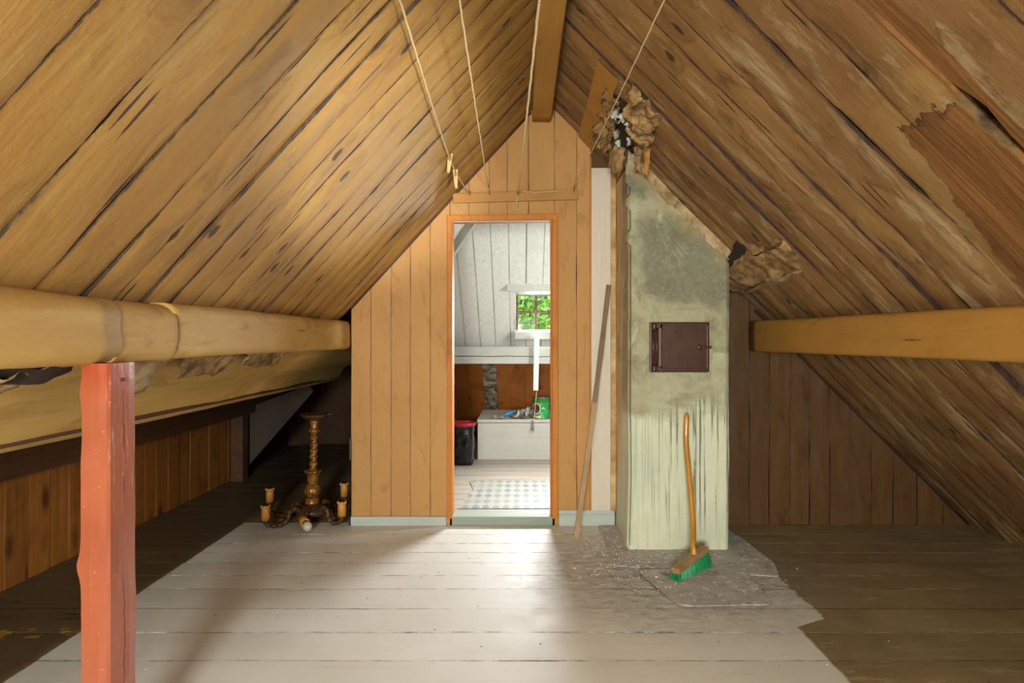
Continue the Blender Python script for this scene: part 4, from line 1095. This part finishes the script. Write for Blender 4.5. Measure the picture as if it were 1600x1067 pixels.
# paint tin
pt = empty('paint_tin', (.188, 5.60, FZ+.386), label='green paint tin with a round emblem on the chest lid', cat='tin')
def tin_mat():
    n = NT('tin_label', .35); x, y, z = n.xyz(n.obj())
    c = n.mix(n.step(z, .150, .152), C('1c9442'), C('d8dcc8'))
    wv = n.add(z, n.mul(n.noise(n.obj(), 18, 4), .05)); c = n.mix(n.step(wv, .172, .174), c, C('2a7a30'))
    c = n.mix(n.step(n.noise(n.obj(), 30, 3), .60, .62), c, C('3fb45e'))
    ex_ = n.add(x, .045); ez = n.mul(n.add(z, -.098), .75)
    r = n.math('SQRT', n.add(n.mul(ex_, ex_), n.mul(ez, ez)))
    f = n.step(y, .0, -.01)
    c = n.mix(n.mul(n.step(r, .040, .038), f), c, C('e0e2d0')); c = n.mix(n.mul(n.step(r, .034, .032), f), c, C('3a3230'))
    c = n.mix(n.mul(n.mul(n.step(r, .026, .024), f), n.step(n.noise(n.obj(), 60, 3), .5, .55)), c, C('c0303c'))
    wt = n.mul(n.mul(n.step(x, .005, .008), n.step(x, .034, .031)), n.mul(n.step(z, .094, .096), n.step(z, .110, .108)))
    c = n.mix(n.mul(wt, n.step(n.math('FRACT', n.mul(x, 170.)), .35, .5)), c, C('dfe8d8'))
    c = n.mix(n.mul(n.mul(n.step(z, .03, .028), n.step(x, .0, -.01)), f), c, C('d8c890')); n.color(c); return n.m
lathe('tin_body', [(.080, 0), (.084, .002), (.082, .006), (.082, .196), (.085, .199)], tin_mat(), pt, 36)
lathe('rim', [(.083, .196), (.087, .199), (.087, .205), (.080, .207), (.076, .200), (.010, .199)], M_tin, pt, 36)
lathe('bottom_rim', [(.083, 0), (.0865, .001), (.0865, .006), (.083, .007)], M_tin, pt, 36)
tube('bail_handle', [(.085*math.cos(a), -.085*math.sin(a)-.002, .17-.09*math.sin(a)) for a in [i*PI/14 for i in range(15)]], .0022, M_tin, pt, 6)
# blue brush packet and foil wrap
bl = empty('blue_packet', (-.10, 5.62, FZ+.396), label='blue plastic packet lying on the chest lid beside the foil wrapping', cat='packet')
flap('wrapper', [(-.075, -.05, .006), (.05, .02, .05), (.06, .06, .055), (-.06, 0, .02)], M_blue, bl, amp=.02, rag=.01, fr=25, nu=12, nv=8, th=.006)
tube('packet_body', crs([(-.075, -.03, .014), (-.04, -.01, .025), (0, .01, .037), (.05, .035, .055)], 4), [.008, .016, .018, .018, .019, .02, .02, .02, .02, .018, .016, .012, .006], M_blue, bl, 10)
fo = empty('foil_wrapping', (.02, 5.58, FZ+.408), label='crumpled grey foil wrapping on the chest lid left of the green tin', cat='wrapping')
flap('foil_sheet', [(-.10, -.06, .008), (.04, -.07, .008), (.055, .05, .075), (-.05, .05, .05)], M_foil, fo, amp=.05, rag=.02, fr=22, nu=18, nv=16, th=.002)
flap('foil_sheet', [(-.04, -.05, .01), (.05, -.05, .01), (.06, .02, .08), (.03, .02, .04)], M_foil, fo, amp=.03, rag=.02, fr=26, nu=12, nv=12, th=.002)
wr = empty('wire_scraper', (-.215, 5.56, FZ+.389), label='small grey scraper lying at the left of the blue packet on the chest', cat='scraper')
flap('blade', [(-.05, -.03, .004), (.05, -.04, .004), (.05, .03, .03), (-.05, .03, .035)], M_foil, wr, amp=.015, rag=.012, fr=30, th=.003)
tube('handle', [(.03, -.05, .006), (.06, -.02, .008), (.09, .0, .01)], .006, M_foil, wr, 8)
# hanging white bar with its cord
hb_ = empty('hanging_bar', (.142, 5.40, 1.22), label='narrow white bar hanging in front of the white beam below the window', cat='bar')
bm = bmesh.new(); add_box(bm, (-.026, -.008, -.50), (.026, .008, .02), Matrix.Rotation(.02, 4, 'Y'), .004)
for v in bm.verts:
    if v.co.z < -.2: v.co.x *= .92
from_bm('bar_body', bm, plain('white_plastic', 'e2e2dc', .35), hb_)
tube('cord', [(.0, 0, -.50), (-.012, -.004, -.62), (-.022, 0, -.74), (-.025, .01, -.775)], .003, M_rope, hb_, 6)
tube('bracket', [(0, .006, .0), (0, .05, .01), (0, .12, .012)], .005, M_steel, hb_, 6)
